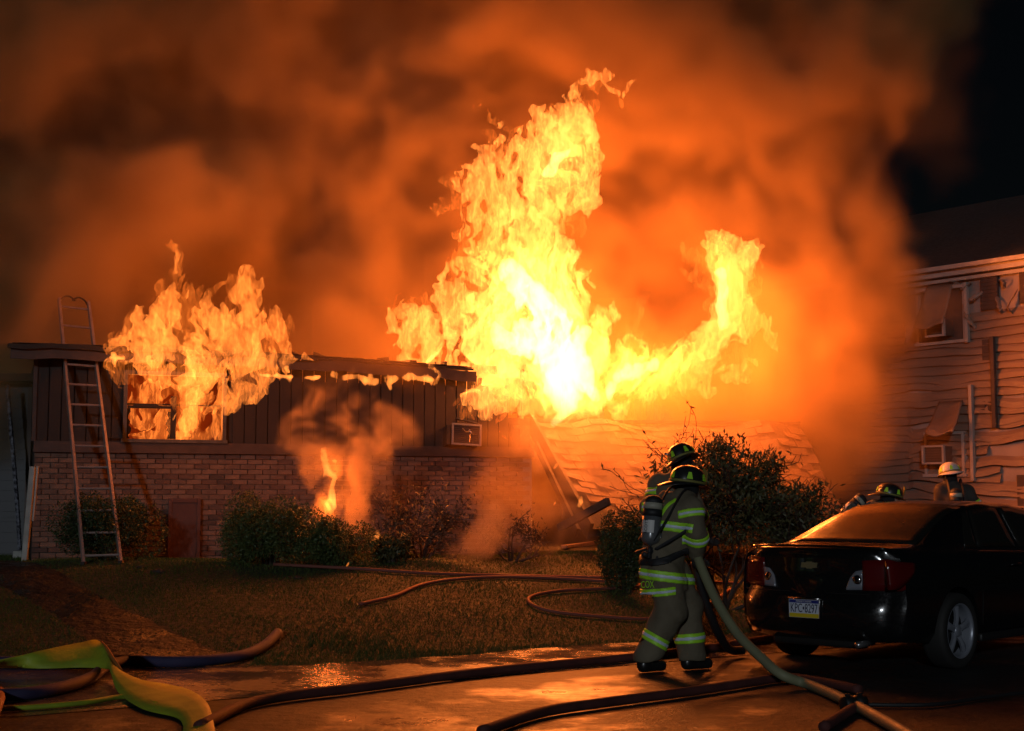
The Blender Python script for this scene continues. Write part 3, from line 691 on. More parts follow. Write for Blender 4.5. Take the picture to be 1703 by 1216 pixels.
for (px, py, a, b, n_) in ((1175, 800, 48, 46, 2600), (1215, 785, 45, 52, 2600), (1255, 815, 50, 50, 3000), (1300, 840, 42, 38, 2400), (1235, 865, 70, 48, 4200), (1150, 870, 48, 46, 2600), (1195, 750, 22, 26, 700), (1320, 870, 36, 34, 1800), (1110, 790, 40, 26, 500), (1280, 775, 26, 26, 800)):
    q = P(px, py, 17.6)-rt.location; d = rf2.normal(0, 1, (n_, 3)); d /= np.linalg.norm(d, axis=1)[:, None]; rad = (rf2.random(n_)**.5)[:, None]*(1+.25*np.sin(d[:, :1]*7+px)*np.sin(d[:, 2:]*6)); fp.append(np.array(q)+d*rad*np.array((a*17.6/FPX, .34, b*17.6/FPX))*1.1)
fp = np.concatenate(fp); kk = np.sin(fp[:, 0]*23+1)*np.sin(fp[:, 2]*21)*np.sin(fp[:, 1]*19+fp[:, 0]*9)+.35*rf2.normal(0, 1, len(fp)) > -.22; fp = fp[kk & (fp[:, 2] > .05)]
link('leaf_clumps', leaf_mesh('leaf_clumps', fp, .030, rf2, 2.4, .6), MAT_LEAF4, rt)
c = P(1380, 870, 18.2)
twiggy('low_shrub', 'low dark shrub behind the boot of the black car', (c.x, 18.2, gzf(c.x, 18.2)), [(-.8, 0, .6), (-.3, 0, .9), (.3, 0, .9), (.8, .1, .6)], .24, MAT_LEAF1, 23, depth=4, leaf=.03, per=12, gn=.6)
c = P(1690, 850, 20.6)
twiggy('dry_weed', 'dry weed stalks at the foot of the warped vinyl wall', (c.x, 20.6, gzf(c.x, 20.6)), [(-.3, 0, 1), (0, .1, 1), (.25, 0, 1), (-.6, 0, 1)], .34, MAT_LEAF3, 24, depth=3, leaf=.02, per=5, gn=.3, cat='weed')
# debris on the lawn
MAT_BOARD = M('pale_board', (.30, .20, .14), .9, noise=(6, (.14, .09, .06), 4, .25), bump=(20, .5, .02))  # board colour, paler and warmer than the charred pieces
def clod(label, px, py, r_, mat=MAT_CHAR, name='charred_debris', cat='debris', seed=0):
    rr = np.random.default_rng(seed); q = GT(px, py); bm = bmesh.new(); bmesh.ops.create_icosphere(bm, subdivisions=2, radius=1)
    for v in bm.verts: v.co = Vector((v.co.x*r_*rr.uniform(.7, 1.2), v.co.y*r_*.8*rr.uniform(.7, 1.2), max(v.co.z, -.3)*r_*.55*rr.uniform(.6, 1.4)))
    me = bpy.data.meshes.new(name); bm.to_mesh(me); bm.free(); o = link(name, me, mat); o.location = q+Vector((0, 0, r_*.12)); tag(o, label, cat); return o
clod('larger of the two dark lumps on the grass right of the ladder feet', 265, 953, .07, seed=1); clod('smaller dark lump on the grass beside the ladder foot', 234, 945, .045, seed=2)
clod('lone dark lump on the grass below the green shrub', 495, 963, .05, seed=3)
def plank_px(label, p, q, w, h, mat, z0=.05, z1=.05, name='fallen_board', cat='board'):
    a, b = GT(*p), GT(*q); a.z += z0; b.z += z1; r_ = empty(name, (a+b)/2, 0, label, cat); d = b-a; L_ = d.length; X = d.normalized(); Y_ = Vector((0, 0, 1)).cross(X).normalized(); Z = X.cross(Y_)
    T = Matrix(((X.x, Y_.x, Z.x, 0), (X.y, Y_.y, Z.y, 0), (X.z, Y_.z, Z.z, 0), (0, 0, 0, 1))); m = MB().box((0, 0, 0), (L_, w, h), T=T, bev=.006)
    bpy.data.objects.remove(r_); o = m.build(name, mat); o.location = (a+b)/2; tag(o, label, cat); return o
plank_px('pale board lying flat in the orange smoke before the hedge', (938, 915), (985, 908), .10, .05, MAT_BOARD)
plank_px('thin stick poking up from the smoky ground', (815, 925), (826, 905), .03, .03, MAT_CHAR, .02, .12)
plank_px('second thin stick crossing low over the smoky ground', (790, 905), (822, 925), .03, .03, MAT_CHAR, .03, .03)
a = P(930, 878, 18.9); b = P(1012, 834, 18.3)
bm_o = bar(a, b, .07, .10, 'fallen_beam', M('charred_beam', (.10, .07, .055), .7, noise=(9, (.04, .03, .025), 4, .25)), None); bm_o.location = a; tag(bm_o, 'thick charred beam end jutting out above the hedge', 'beam')
for (x, y) in ():
    q = P(x, y, 18.6); o = MB().box((0, 0, -.25), (.05, .06, .75), bev=.008).build('beam_prop', MAT_CHAR, bm_o); o.location = q-a
# ------------------------------------------------------------------ firefighters: bodies from distance fields
MAT_TAN = M('tan_turnout_cloth', (.120, .098, .062), .85, noise=(7, (.175, .145, .095), 5, .25), bump=(26, .55, .014)); MAT_DARKC = M('dark_turnout_cloth', (.035, .030, .026), .85, noise=(7, (.06, .05, .04), 5, .25), bump=(26, .5, .014))
MAT_LIME = M('lime_reflective_tape', (.42, .88, .035), .5); MAT_SILV = M('silver_reflective_tape', (.66, .76, .88), .4)
MAT_BLACK = M('black_webbing', (.016, .016, .018), .6, bump=(60, .3, .003)); MAT_HOOD = M('black_hood', (.012, .012, .013), .9)
MAT_SKIN = M('skin', (.50, .30, .22), .55); MAT_GLOVE = M('dark_gloves', (.030, .026, .024), .8, bump=(60, .4, .003)); MAT_BOOT = M('rubber_boots', (.014, .013, .013), .3)
MAT_HELM = M('black_helmet', (.020, .019, .020), .32, coat=.3); MAT_HELMW = M('white_helmet', (.62, .60, .58), .35, coat=.3)
MAT_DULLY = M('dull_yellow_band', (.22, .20, .05), .6)
MAT_CYL = M('grey_cylinder', (.17, .18, .19), .28, .2, noise=(10, (.12, .125, .13), 3, .2), coat=.4); MAT_CYLP = M('pale_cylinder_band', (.40, .38, .30), .5); MAT_PAPER = M('label_white', (.62, .62, .60), .5)
MAT_INK = M('ink_black', (.01, .01, .012), .5); MAT_STEEL = M('steel', (.55, .55, .56), .25, .9)
def cap(X, Y, Z, a, b, ra, rb):
    ax, ay, az = a; bx, by, bz = b; dx, dy, dz = bx-ax, by-ay, bz-az; L2 = dx*dx+dy*dy+dz*dz+1e-9
    t = np.clip(((X-ax)*dx+(Y-ay)*dy+(Z-az)*dz)/L2, 0, 1)
    return np.sqrt((X-ax-t*dx)**2+(Y-ay-t*dy)**2+(Z-az-t*dz)**2)-(ra+(rb-ra)*t)
def ell(X, Y, Z, c, f, r_, rf, rz):
    "ellipsoid with horizontal front axis f: radii (r_ sideways, rf front, rz up)"
    dx, dy, dz = X-c[0], Y-c[1], Z-c[2]; u = dx*f[0]+dy*f[1]; v = dx*f[1]-dy*f[0]
    k = np.sqrt((v/r_)**2+(u/rf)**2+(dz/rz)**2); return (k-1)*min(r_, rf, rz)
def smin(a, b, k):
    h = np.clip(.5+.5*(b-a)/k, 0, 1); return b*(1-h)+a*h-k*h*(1-h)
def net(name, fn, lo, hi, h, mat, parent, smooth=True):
    n = [max(4, int(math.ceil((b-a)/h))+1) for a, b in zip(lo, hi)]
    X, Y, Z = np.meshgrid(*[lo[k]+np.arange(n[k])*h for k in range(3)], indexing='ij'); F = -fn(X, Y, Z).astype(np.float32)
    F[0] = F[-1] = -1; F[:, 0] = F[:, -1] = -1; F[:, :, 0] = F[:, :, -1] = -1
    V, Q = surface_nets(F, lo, h); return link(name, quad_mesh(name, V, Q), mat, parent, smooth)
def V3(t): return np.array(t, float)
class Figure:
    def __init__(s, name, label, loc, f, J, scale=1., group=None, hcol=None, face=True):
        s.root = empty(name, loc, 0, label, 'person', group); s.root.scale = (scale,)*3
        s.f = np.array(f)/np.hypot(*f); s.r = np.array((s.f[1], -s.f[0])); s.J = {k: V3(v) for k, v in J.items()}; s.ph = random.random()*6
    def fv(s, a=0, r_=0, z=0): return V3((s.f[0]*a+s.r[0]*r_, s.f[1]*a+s.r[1]*r_, z))
    def suit(s, X, Y, Z):
        J = s.J; d = smin(cap(X, Y, Z, J['pelvis']+V3((0, 0, .06)), J['chest'], .170, .186), cap(X, Y, Z, J['shR'], J['shL'], .100, .100), .10)
        d = smin(d, cap(X, Y, Z, J['chest']+V3((0, 0, .05)), J['neck'], .145, .095), .08)
        d = smin(d, cap(X, Y, Z, J['neck']-V3((0, 0, .05)), J['neck']*.55+J['head']*.45-V3((0, 0, .03)), .112, .092), .03)
        # coat skirt, cut at the hem
        hem = J['pelvis']+V3((0, 0, -.20)); sk = cap(X, Y, Z, J['pelvis']+V3((0, 0, .12)), hem+s.fv(-.0), .172, .208)
        sk = np.maximum(sk, -(Z-(hem[2]-.02)-.18*((X-hem[0])*s.r[0]+(Y-hem[1])*s.r[1])*0-.10*((X-hem[0])*s.f[0]+(Y-hem[1])*s.f[1])))
        legs = None
        for k in 'LR':
            l = smin(cap(X, Y, Z, J['hip'+k], J['knee'+k], .150, .134), cap(X, Y, Z, J['knee'+k], J['ank'+k], .128, .118), .05)
            l = np.maximum(l, -(Z-(J['ank'+k][2]-.04))); legs = l if legs is None else smin(legs, l, .03)
        d = np.minimum(smin(d, sk, .03), legs); 
        for k in 'LR':
            d = smin(d, smin(cap(X, Y, Z, J['sh'+k], J['elb'+k], .098, .086), cap(X, Y, Z, J['elb'+k], J['wr'+k], .086, .068), .035), .045)
        w = .0065*np.sin(23*Z+9*X+3*np.sin(11*Y+s.ph)+2*np.sin(13*X))+.0045*np.sin(31*X-17*Y+12*Z+s.ph+2*np.sin(9*Z))+0.009*np.sin(14*Z+7*Y+2*np.sin(7*X+s.ph))
        return d+w
    def box(s, keys, m):
        p = np.array([s.J[k] for k in keys]); return p.min(0)-m, p.max(0)+m
    def build(s, h=.0135, mat=None):
        lo, hi = s.box([k for k in s.J if k != 'head'], .26); lo[2] = .04
        net('turnout_suit', s.suit, lo, hi, h, mat or MAT_TAN, s.root)
        J = s.J
        # head with a face, hood over it
        fc = s.fv(1); hd = J['head']
        def head(X, Y, Z):
            d = ell(X, Y, Z, hd, s.f, .076, .095, .118); d = smin(d, ell(X, Y, Z, hd+s.fv(.035, 0, -.06), s.f, .055, .06, .07), .03)
            d = smin(d, cap(X, Y, Z, hd+s.fv(.088, 0, .012), hd+s.fv(.112, 0, -.028), .010, .016), .014)
            d = smin(d, cap(X, Y, Z, hd+s.fv(.082, -.022, -.062), hd+s.fv(.082, .022, -.062), .007, .007), .012)
            for k in (-1, 1):
                d = smin(d, ell(X, Y, Z, hd+s.fv(-.005, .078*k, -.005), s.f, .012, .022, .034), .01)
                d = np.maximum(d, .014-np.sqrt(sum((A_-b_)**2 for A_, b_ in zip((X, Y, Z), hd+s.fv(.096, .032*k, .014)))))
            return smin(d, cap(X, Y, Z, hd+s.fv(-.01, 0, -.06), J['neck'], .06, .062), .02)
        ho = net('head', head, hd-.2, hd+.2, .008, MAT_SKIN, s.root)
        for k in (-1, 1): MB().lathe([(.0, -.011), (.008, -.008), (.011, 0), (.008, .008), (0, .011)], 8).build('eye', M('eye', (.5, .5, .5), .2), ho, True).location = tuple(hd+s.fv(.088, .032*k, .014))
        def hood(X, Y, Z):
            d = ell(X, Y, Z, hd+s.fv(-.012), s.f, .092, .106, .128); d = smin(d, cap(X, Y, Z, hd+V3((0, 0, -.05)), J['neck']+V3((0, 0, -.02)), .082, .10), .05)
            return np.maximum(d, -(np.sqrt(sum((A_-b_)**2 for A_, b_ in zip((X, Y, Z), hd+s.fv(.12, 0, -.01))))-.088))+.003*np.sin(60*Z+20*X)
        net('hood', hood, hd-.26, hd+.2, .010, MAT_HOOD, s.root)
        s.boots(); return s
    def boots(s):
        for k in 'LR':
            a = s.J['ank'+k]; t = s.J.get('toe'+k); t = V3(t) if t is not None else a+s.fv(.17, .02 if k == 'R' else -.02, -a[2]+.045)
            heel = a+(a-t)*V3((.28, .28, 0)); heel[2] = max(.045, t[2])
            def boot(X, Y, Z):
                d = smin(cap(X, Y, Z, a+V3((0, 0, .10)), heel+V3((0, 0, .02)), .072, .056), cap(X, Y, Z, heel, t, .050, .052), .03); return np.maximum(d, -(Z-min(.0, .0)))
            lo = np.minimum(np.minimum(a, t), heel)-.1; hi = np.maximum(np.maximum(a, t), heel)+.18; net('boot', boot, lo, hi, .011, MAT_BOOT, s.root)
    def stripe(s, c, ax, rad, w=.075, silver=True, name='reflective_stripe', sel=None):
        c = V3(c); ax = V3(ax)/np.linalg.norm(ax)
        def mk(off, ww):
            def fn(X, Y, Z):
                h = (X-c[0])*ax[0]+(Y-c[1])*ax[1]+(Z-c[2])*ax[2]; q = np.sqrt(np.maximum((X-c[0])**2+(Y-c[1])**2+(Z-c[2])**2-h*h, 0))
                b = s.suit(X, Y, Z); d = np.maximum(np.maximum(np.abs(h)-ww/2, b-off), q-rad); d = np.maximum(d, -(b+.02))
                if sel: d = np.maximum(d, sel(X, Y, Z))
                return d
            return fn
        o = net(name, mk(.007, w), c-rad-.03, c+rad+.03, .009, MAT_LIME, s.root)
        if silver: net('silver_band', mk(.011, w*.36), c-rad-.03, c+rad+.03, .009, MAT_SILV, o)
        return o
    def limb(s, a, b, t, rad, **kw): A_, B_ = s.J[a], s.J[b]; return s.stripe(A_+(B_-A_)*t, B_-A_, rad, **kw)
    def glove(s, k, aim, curl_axis, r_obj=.04, h=.0065):
        "hand closed round something that passes through the palm along curl_axis"
        w = s.J['wr'+k]; aim = V3(aim)/np.linalg.norm(aim); ca = V3(curl_axis)/np.linalg.norm(curl_axis); nrm = np.cross(aim, ca); nrm /= np.linalg.norm(nrm)
        if k == 'R': nrm = -nrm
        palm = w+aim*.075
        chains = []
        for i in range(4):
            o = (i-1.5)*.023; L_ = (.036, .041, .038, .030)[i]; p0 = palm+aim*.035+ca*o; d = aim.copy(); p = p0; ch = [p0]
            for seg in range(3):
                ang = R(52); d = d*math.cos(ang)+nrm*math.sin(ang); d /= np.linalg.norm(d); p = p+d*L_*(1, .8, .7)[seg]; ch.append(p)
            chains.append((ch, .0125 if i < 3 else .011))
        t0 = palm-aim*.02-ca*.038; t1 = t0+aim*.03+nrm*.03-ca*.012; t2 = t1+aim*.022+nrm*.026+ca*.006; chains.append(([t0, t1, t2], .0145))
        def fn(X, Y, Z):
            d = smin(cap(X, Y, Z, w-aim*.02, w+aim*.03, .046, .038), cap(X, Y, Z, palm-ca*.026, palm+ca*.026, .030, .028), .03)
            d = smin(d, cap(X, Y, Z, palm+aim*.02-ca*.03, palm+aim*.02+ca*.03, .022, .021), .015)
            for ch, rr in chains:
                e = None
                for p, q in zip(ch[:-1], ch[1:]): x = cap(X, Y, Z, p, q, rr, rr*.93); e = x if e is None else np.minimum(e, x)
                d = smin(d, e, .006)
            return d
        net('glove', fn, palm-.17, palm+.17, h, MAT_GLOVE, s.root); return palm+nrm*.045
    def helmet(s, mat, tilt=0., roll=0., style='trad', yaw=0.):
        hd = s.J['head']; e = empty('helmet'); e.parent = s.root; e.location = tuple(hd+V3((0, 0, .030))); a = math.atan2(s.f[1], s.f[0])+yaw; e.rotation_euler = (roll, tilt, a)     # x = front
        prof = [(.150, -.012), (.150, .012), (.146, .045), (.134, .085), (.108, .120), (.068, .142), (.028, .152), (.004, .154)]
        shell = MB(); rs = []
        n = 36
        for r_, z in prof:
            rs.append([(r_*1.13*math.cos(t)*(1+.010*(math.cos(t*8) > .4)*(z > 0)), r_*.96*math.sin(t)*(1+.010*(math.cos(t*8) > .4)*(z > 0)), z) for t in [2*math.pi*i/n for i in range(n)]])
        shell.rings(rs); sh_o = shell.build('shell', mat, e, True)
        brim = MB(); ri = []; ro = []; ro2 = []; ri2 = []
        for i in range(n):
            t = 2*math.pi*i/n; c_, s_ = math.cos(t), math.sin(t); back = max(0, -c_); out = .035+.085*back**1.5+.012*max(0, c_)
            ri.append((.166*c_, .142*s_, -.002)); ro.append(((.166+out)*c_, (.142+out*.8)*s_, -.028-.035*back**2+.012*abs(s_))); ro2.append(((.166+out)*c_, (.142+out*.8)*s_, -.034-.035*back**2+.012*abs(s_))); ri2.append((.160*c_, .136*s_, -.012))
        brim.rings([ri, ro, ro2, ri2], cap=False).build('brim', mat, e, True)
        for k in range(-1, 2):
            MB().tube([(.165*math.cos(u)*1., .035*k, .150*math.sin(u)+.006*0+(-.0 if k == 0 else -.012)) for u in [R(8+164*i/14) for i in range(15)]], .006, 6).build('ridge', mat, e, True)
        MB().prism([(.0, 0), (.0, 0)], 0, 0) if False else None
        sh2 = MB().add([(.178, -.035, .03), (.178, .035, .03), (.168, .045, .12), (.160, 0, .155), (.168, -.045, .12), (.186, -.035, .03), (.186, .035, .03), (.176, .045, .12), (.168, 0, .155), (.176, -.045, .12)],
                 [(0, 1, 2, 3, 4), (9, 8, 7, 6, 5), (0, 5, 6, 1), (1, 6, 7, 2), (2, 7, 8, 3), (3, 8, 9, 4), (4, 9, 5, 0)]); sh2.build('front_shield', MAT_DULLY, e)
        # lime trapezoids round the shell
        for t in (R(62), R(118), R(180), R(242), R(298)):
            q = MB(); pts = []
            for (dt, z) in ((-.16, .022), (.16, .022), (.085, .082), (-.085, .082)):
                rr = np.interp(z, [.012, .045, .085], [.150, .146, .134]); pts.append([(rr*1.13+o)*math.cos(t+dt) for o in (.004, .009)]+[(rr*.96+o)*math.sin(t+dt) for o in (.004, .009)]+[z])
            q.add([(p[0], p[2], p[4]) for p in pts]+[(p[1], p[3], p[4]) for p in pts], [(0, 1, 2, 3), (7, 6, 5, 4), (0, 4, 5, 1), (1, 5, 6, 2), (2, 6, 7, 3), (3, 7, 4, 0)]); q.build('reflective_patch', MAT_LIME, e)
        bd = MB(); rs = [[((.150*1.13+o)*math.cos(2*math.pi*i/n), (.150*.96+o)*math.sin(2*math.pi*i/n), z) for i in range(n)] for o, z in ((.0, -.008), (.006, -.008), (.006, .014), (.0, .014))]
        bd.rings(rs, cap=False).build('helmet_band', MAT_DULLY, e, True)
        return e
    def cylinder(s, top, bot, rad=.082, text=True):
        top, bot = V3(top), V3(bot); ax = top-bot; L_ = np.linalg.norm(ax); ax /= L_
        e = empty('air_cylinder'); e.parent = s.root; e.location = tuple(bot); back = -s.fv(1); yv = np.cross(ax, back); yv /= np.linalg.norm(yv); xv = np.cross(yv, ax)
        e.rotation_euler = Matrix(((xv[0], yv[0], ax[0]), (xv[1], yv[1], ax[1]), (xv[2], yv[2], ax[2]))).to_euler()
        R_ = rad; dome = lambda z0, sg, m=R_: [(m*math.cos(a), z0+sg*m*.75*math.sin(a)) for a in [R(15*i) for i in range(7)]]
        MB().lathe([(.003, R_*.2)]+[(p[0], p[1]) for p in dome(R_*.75+.03, -1)[::-1]][1:]+[(R_, L_*.62)], 28, cap=True).build('tank', MAT_CYL, e, True)
        MB().lathe([(R_*1.012, L_*.62), (R_*1.012, L_*.76)], 28).build('strap_band', MAT_BLACK, e, True)
        MB().lathe([(R_*1.003, L_*.762), (R_*1.003, L_*.885)], 28).build('pale_band', MAT_CYLP, e, True)
        MB().lathe([(R_*1.006, L_*.888)]+dome(L_*.90, 1, R_*1.006)[:-1]+[(.004, L_*.90+R_*.75)], 28).build('top_cap', MAT_BLACK, e, True)
        lab = MB(); rs = [[(R_*1.02*math.cos(a), R_*1.02*math.sin(a), z) for a in [R(-62+124*i/14) for i in range(15)]] for z in (L_*.30, L_*.54)]
        lab.rings(rs, cap=False, closed=False); lo = lab.build('label_panel', MAT_PAPER, e, True, fix=False)
        if text:
            for (ang, sz) in ((-30, .05), (14, .05)):
                t = lettering('SCOTT', sz*.78, MAT_INK, lo); a = R(ang); T = Matrix.Translation((R_*1.035*math.cos(a), R_*1.035*math.sin(a), L_*.42)) @ Matrix.Rotation(a, 4, 'Z') @ Matrix.Rotation(R(90), 4, 'Y') @ Matrix.Rotation(R(180), 4, 'Z'); t.matrix_local = T @ Matrix.Rotation(R(0), 4, 'Z')
        vb = MB().tube([(0, 0, .015), (0, 0, -.05)], .018, 8).tube([(-.02, 0, -.055), (.03, -.0, -.06), (.075, 0, -.05)], .022, 8).box((0, 0, -.06), (.05, .05, .05), bev=.008); vb.build('valve', MAT_BLACK, e, True)
        return e
    def harness(s, cyl_bot, cyl_top):
        J = s.J; b = s.fv(-1)
        # waist belt follows the suit surface
        c = J['pelvis']+V3((0, 0, .09)); rad = .25
        def belt(X, Y, Z):
            h = Z-c[2]-.35*((X-c[0])*s.f[0]+(Y-c[1])*s.f[1]); d = np.maximum(np.abs(h)-.028, s.suit(X, Y, Z)-.016); q = np.hypot(X-c[0], Y-c[1]); return np.maximum(np.maximum(d, q-rad), -(s.suit(X, Y, Z)+.02))
        net('waist_belt', belt, c-.3, c+.3, .010, MAT_BLACK, s.root)
        for k in (-1, 1):
            sh = J['shR'] if k > 0 else J['shL']; nk = J['neck']; mid = nk*.45+sh*.55
            pts = [c+s.fv(-.20, .09*k, .12), J['chest']+s.fv(-.20, .09*k, .02), mid+s.fv(-.07, 0, .095), mid+s.fv(.04, 0, .10), J['chest']+s.fv(.19, .09*k, .03), c+s.fv(.19, .12*k, .0)]
            MB().tube(smooth_path(pts, 6), .024, 8, flat=.4).build('shoulder_strap', MAT_BLACK, s.root)
        fr = MB(); p0, p1 = V3(cyl_bot), V3(cyl_top); inn = s.fv(.085)
        for k in (-1, 1): fr.tube([p0+inn+s.fv(0, .055*k, .02), p1+inn+s.fv(0, .035*k, -.06)], .013, 6)
        fr.build('back_frame', MAT_STEEL, s.root); bb = MB().tube([p0+inn*.9+s.fv(0, 0, -.03), p0*.72+(c+s.fv(-.18))*.28+V3((0, 0, -.01))], [.06, .045], 8).build('regulator_block', MAT_BLACK, s.root)
        MB().tube(smooth_path([p0+s.fv(.04, .05, -.03), p0+s.fv(.02, .07, -.12), p0+s.fv(.05, .02, -.20), p0+s.fv(.06, -.02, -.27)], 5), [.014]*15+[.026], 7).build('gauge_hose', MAT_BLACK, s.root)
        MB().tube(smooth_path([p0+s.fv(.03, -.06, 0), c+s.fv(-.19, -.12, .02), c+s.fv(-.1, -.19, .02)], 5), .022, 7, flat=.6).build('side_strap', MAT_BLACK, s.root)
        MB().tube(smooth_path([p0+s.fv(.03, .06, 0), c+s.fv(-.17, .12, .06), J['chest']+s.fv(-.10, .205, -.09), J['chest']+s.fv(.0, .21, -.03)], 5), .016, 7, flat=.5).build('side_strap', MAT_BLACK, s.root)
def lettering(txt, size, mat, parent, ext=.0012, align='CENTER', squeeze=1.):
    cu = bpy.data.curves.new('lettering', 'FONT'); cu.body = txt; cu.size = size; cu.extrude = ext; cu.align_x = align; cu.align_y = 'CENTER'; cu.resolution_u = 3
    o = bpy.data.objects.new('lettering', cu); COL.objects.link(o); dg = bpy.context.evaluated_depsgraph_get(); me = bpy.data.meshes.new_from_object(o.evaluated_get(dg)); bpy.data.objects.remove(o)
    for v in me.vertices: v.co.x *= squeeze
    me.name = 'lettering'; me.materials.clear(); return link('lettering', me, mat, parent)

# the walking firefighter in front
F1 = P(1117, 1112, 12.6); F1.z = 0.012
j1 = dict(pelvis=(-.03, 0, .90), chest=(.06, .02, 1.28), neck=(.125, .05, 1.475), head=(.165, .07, 1.575),
          shR=(.175, -.115, 1.385), shL=(-.02, .15, 1.42), elbR=(.205, -.175, 1.14), wrR=(.215, -.10, .985), elbL=(.16, .25, 1.16), wrL=(.26, .12, 1.02),
          hipR=(-.04, -.075, .84), kneeR=(-.01, -.12, .52), ankR=(-.22, -.13, .14), toeR=(-.10, -.05, .045), hipL=(.03, .075, .84), kneeL=(.15, .08, .50), ankL=(.18, .06, .12), toeL=(.32, .13, .045))
for k_ in ('pelvis', 'hipR'): j1[k_] = (j1[k_][0]-.035, j1[k_][1], j1[k_][2])
f1 = Figure('person', 'firefighter in tan turnout gear walking past the black car and dragging a pale hose', F1, (.78, .62), j1, 1.0).build()
f1.limb('shR', 'elbR', .22, .145, w=.07); f1.limb('elbR', 'wrR', .12, .125, w=.085)
f1.stripe(f1.J['chest']+V3((0, 0, -.08)), (.16, .10, 1), .30, w=.085, sel=lambda X, Y, Z: -(np.minimum(cap(X, Y, Z, j1['shR'], j1['elbR'], .105, .095), cap(X, Y, Z, j1['shL'], j1['elbL'], .105, .095)))) 
f1.stripe(f1.J['pelvis']+V3((0, 0, -.10)), (.12, .02, 1), .30, w=.09); f1.stripe(f1.J['pelvis']+V3((0, 0, -.222)), (-.12, .0, 1), .30, w=.07, sel=lambda X, Y, Z: (X-.02))
bk = f1.J['chest']+f1.fv(-.16, .0, .06); 
f1.stripe(bk, (.70, -.55, -.62), .17, w=.038, silver=False, sel=lambda X, Y, Z: np.maximum(((X-bk[0])*f1.f[0]+(Y-bk[1])*f1.f[1])-.12, -(Z-1.26)))
f1.limb('kneeR', 'ankR', .66, .16, w=.085); f1.limb('kneeL', 'ankL', .62, .16, w=.085)
f1.glove('R', (.05, .25, -1), (.62, -.1, -.75)); f1.glove('L', (.25, -.35, -1), (.6, -.1, -.75))
f1.helmet(MAT_HELM, tilt=R(8), yaw=R(-8))
cb, ct = f1.J['chest']+f1.fv(-.30, -.03, -.24), f1.J['chest']+f1.fv(-.245, -.03, .20)
f1.cylinder(ct, cb); f1.harness(cb, ct)
t = lettering('COX', .085, MAT_LIME, f1.root, squeeze=.72); a = math.atan2(f1.f[1], f1.f[0])-R(90)
t.matrix_local = Matrix.Translation(tuple(f1.J['pelvis']+f1.fv(-.232, .045, -.165))) @ Matrix.Rotation(a+R(12), 4, 'Z') @ Matrix.Rotation(R(90), 4, 'X') @ Matrix.Rotation(R(4), 4, 'Z')

# the taller one standing just beyond
F2 = P(1116, 900, 14.8); F2.z = max(.01, gzf(F2.x, 14.8))
j2 = dict(pelvis=(-.02, 0, .93), chest=(.02, .02, 1.34), neck=(.085, .04, 1.58), head=(.125, .05, 1.73),
          shR=(.15, -.13, 1.46), shL=(-.10, .13, 1.50), elbR=(.24, -.15, 1.22), wrR=(.33, -.02, 1.06), elbL=(-.19, .03, 1.29), wrL=(.0, .22, 1.12),
          hipR=(.03, -.09, .86), kneeR=(.05, -.09, .50), ankR=(.02, -.08, .12), hipL=(-.05, .09, .86), kneeL=(.02, .10, .50), ankL=(-.05, .08, .12))
f2 = Figure('person', 'taller firefighter mostly hidden behind the one dragging the hose', F2, (.62, .78), j2, 1.075).build()
f2.limb('shL', 'elbL', .50, .14, w=.085); f2.limb('elbR', 'wrR', .3, .12); f2.limb('kneeR', 'ankR', .66, .16, w=.085); f2.limb('kneeL', 'ankL', .66, .16, w=.085)
f2.stripe(f2.J['chest']+V3((0, 0, -.05)), (.0, .10, 1), .30, w=.085); f2.stripe(f2.J['pelvis']+V3((0, 0, -.10)), (0, .02, 1), .30, w=.09)
f2.helmet(MAT_HELM, tilt=R(-4), roll=R(-24)).scale = (.88, .88, .95); f2.glove('R', (.5, .3, -1), (.6, -.1, -.75)); f2.glove('L', (.6, .3, -.8), (.5, .5, .6))
MB().tube([(.0, 0, 0), (-.06, .0, .02)], .012, 6).build('helmet_light', MAT_STEEL, f2.root, True).location = tuple(f2.J['head']+V3((-.12, -.05, .05)))

# crouched one behind the car boot
F3 = P(1450, 900, 18.6); F3.z = gzf(F3.x, 18.6)
j3 = dict(pelvis=(-.22, 0, .80), chest=(.0, .0, 1.17), neck=(.17, .02, 1.33), head=(.245, .02, 1.44),
          shR=(.05, -.18, 1.25), shL=(.03, .18, 1.25), elbR=(.17, -.20, 1.0), wrR=(.33, -.12, .90), elbL=(.2, .18, 1.0), wrL=(.36, .10, .90),
          hipR=(-.20, -.10, .76), kneeR=(-.03, -.13, .46), ankR=(-.16, -.12, .12), hipL=(-.20, .10, .76), kneeL=(.05, .13, .46), ankL=(.02, .12, .12))
f3 = Figure('person', 'firefighter bending forward with an air cylinder, seen over the car roof', F3, (.97, -.22), j3, 1.0).build(.016)
f3.limb('elbR', 'wrR', .4, .12); f3.stripe(f3.J['chest']-f3.fv(.06), (.75, 0, 1), .28, w=.08); f3.helmet(MAT_HELM, tilt=R(12), yaw=R(12)); f3.glove('R', (.8, .2, -.5), (.1, 1, .1), h=.009); f3.glove('L', (.8, -.2, -.5), (.1, 1, .1), h=.009)
cb, ct = f3.J['chest']+V3((-.42, -.10, .0)), f3.J['chest']+V3((-.12, -.10, .27)); f3.cylinder(ct, cb, text=False); f3.harness(cb, ct)
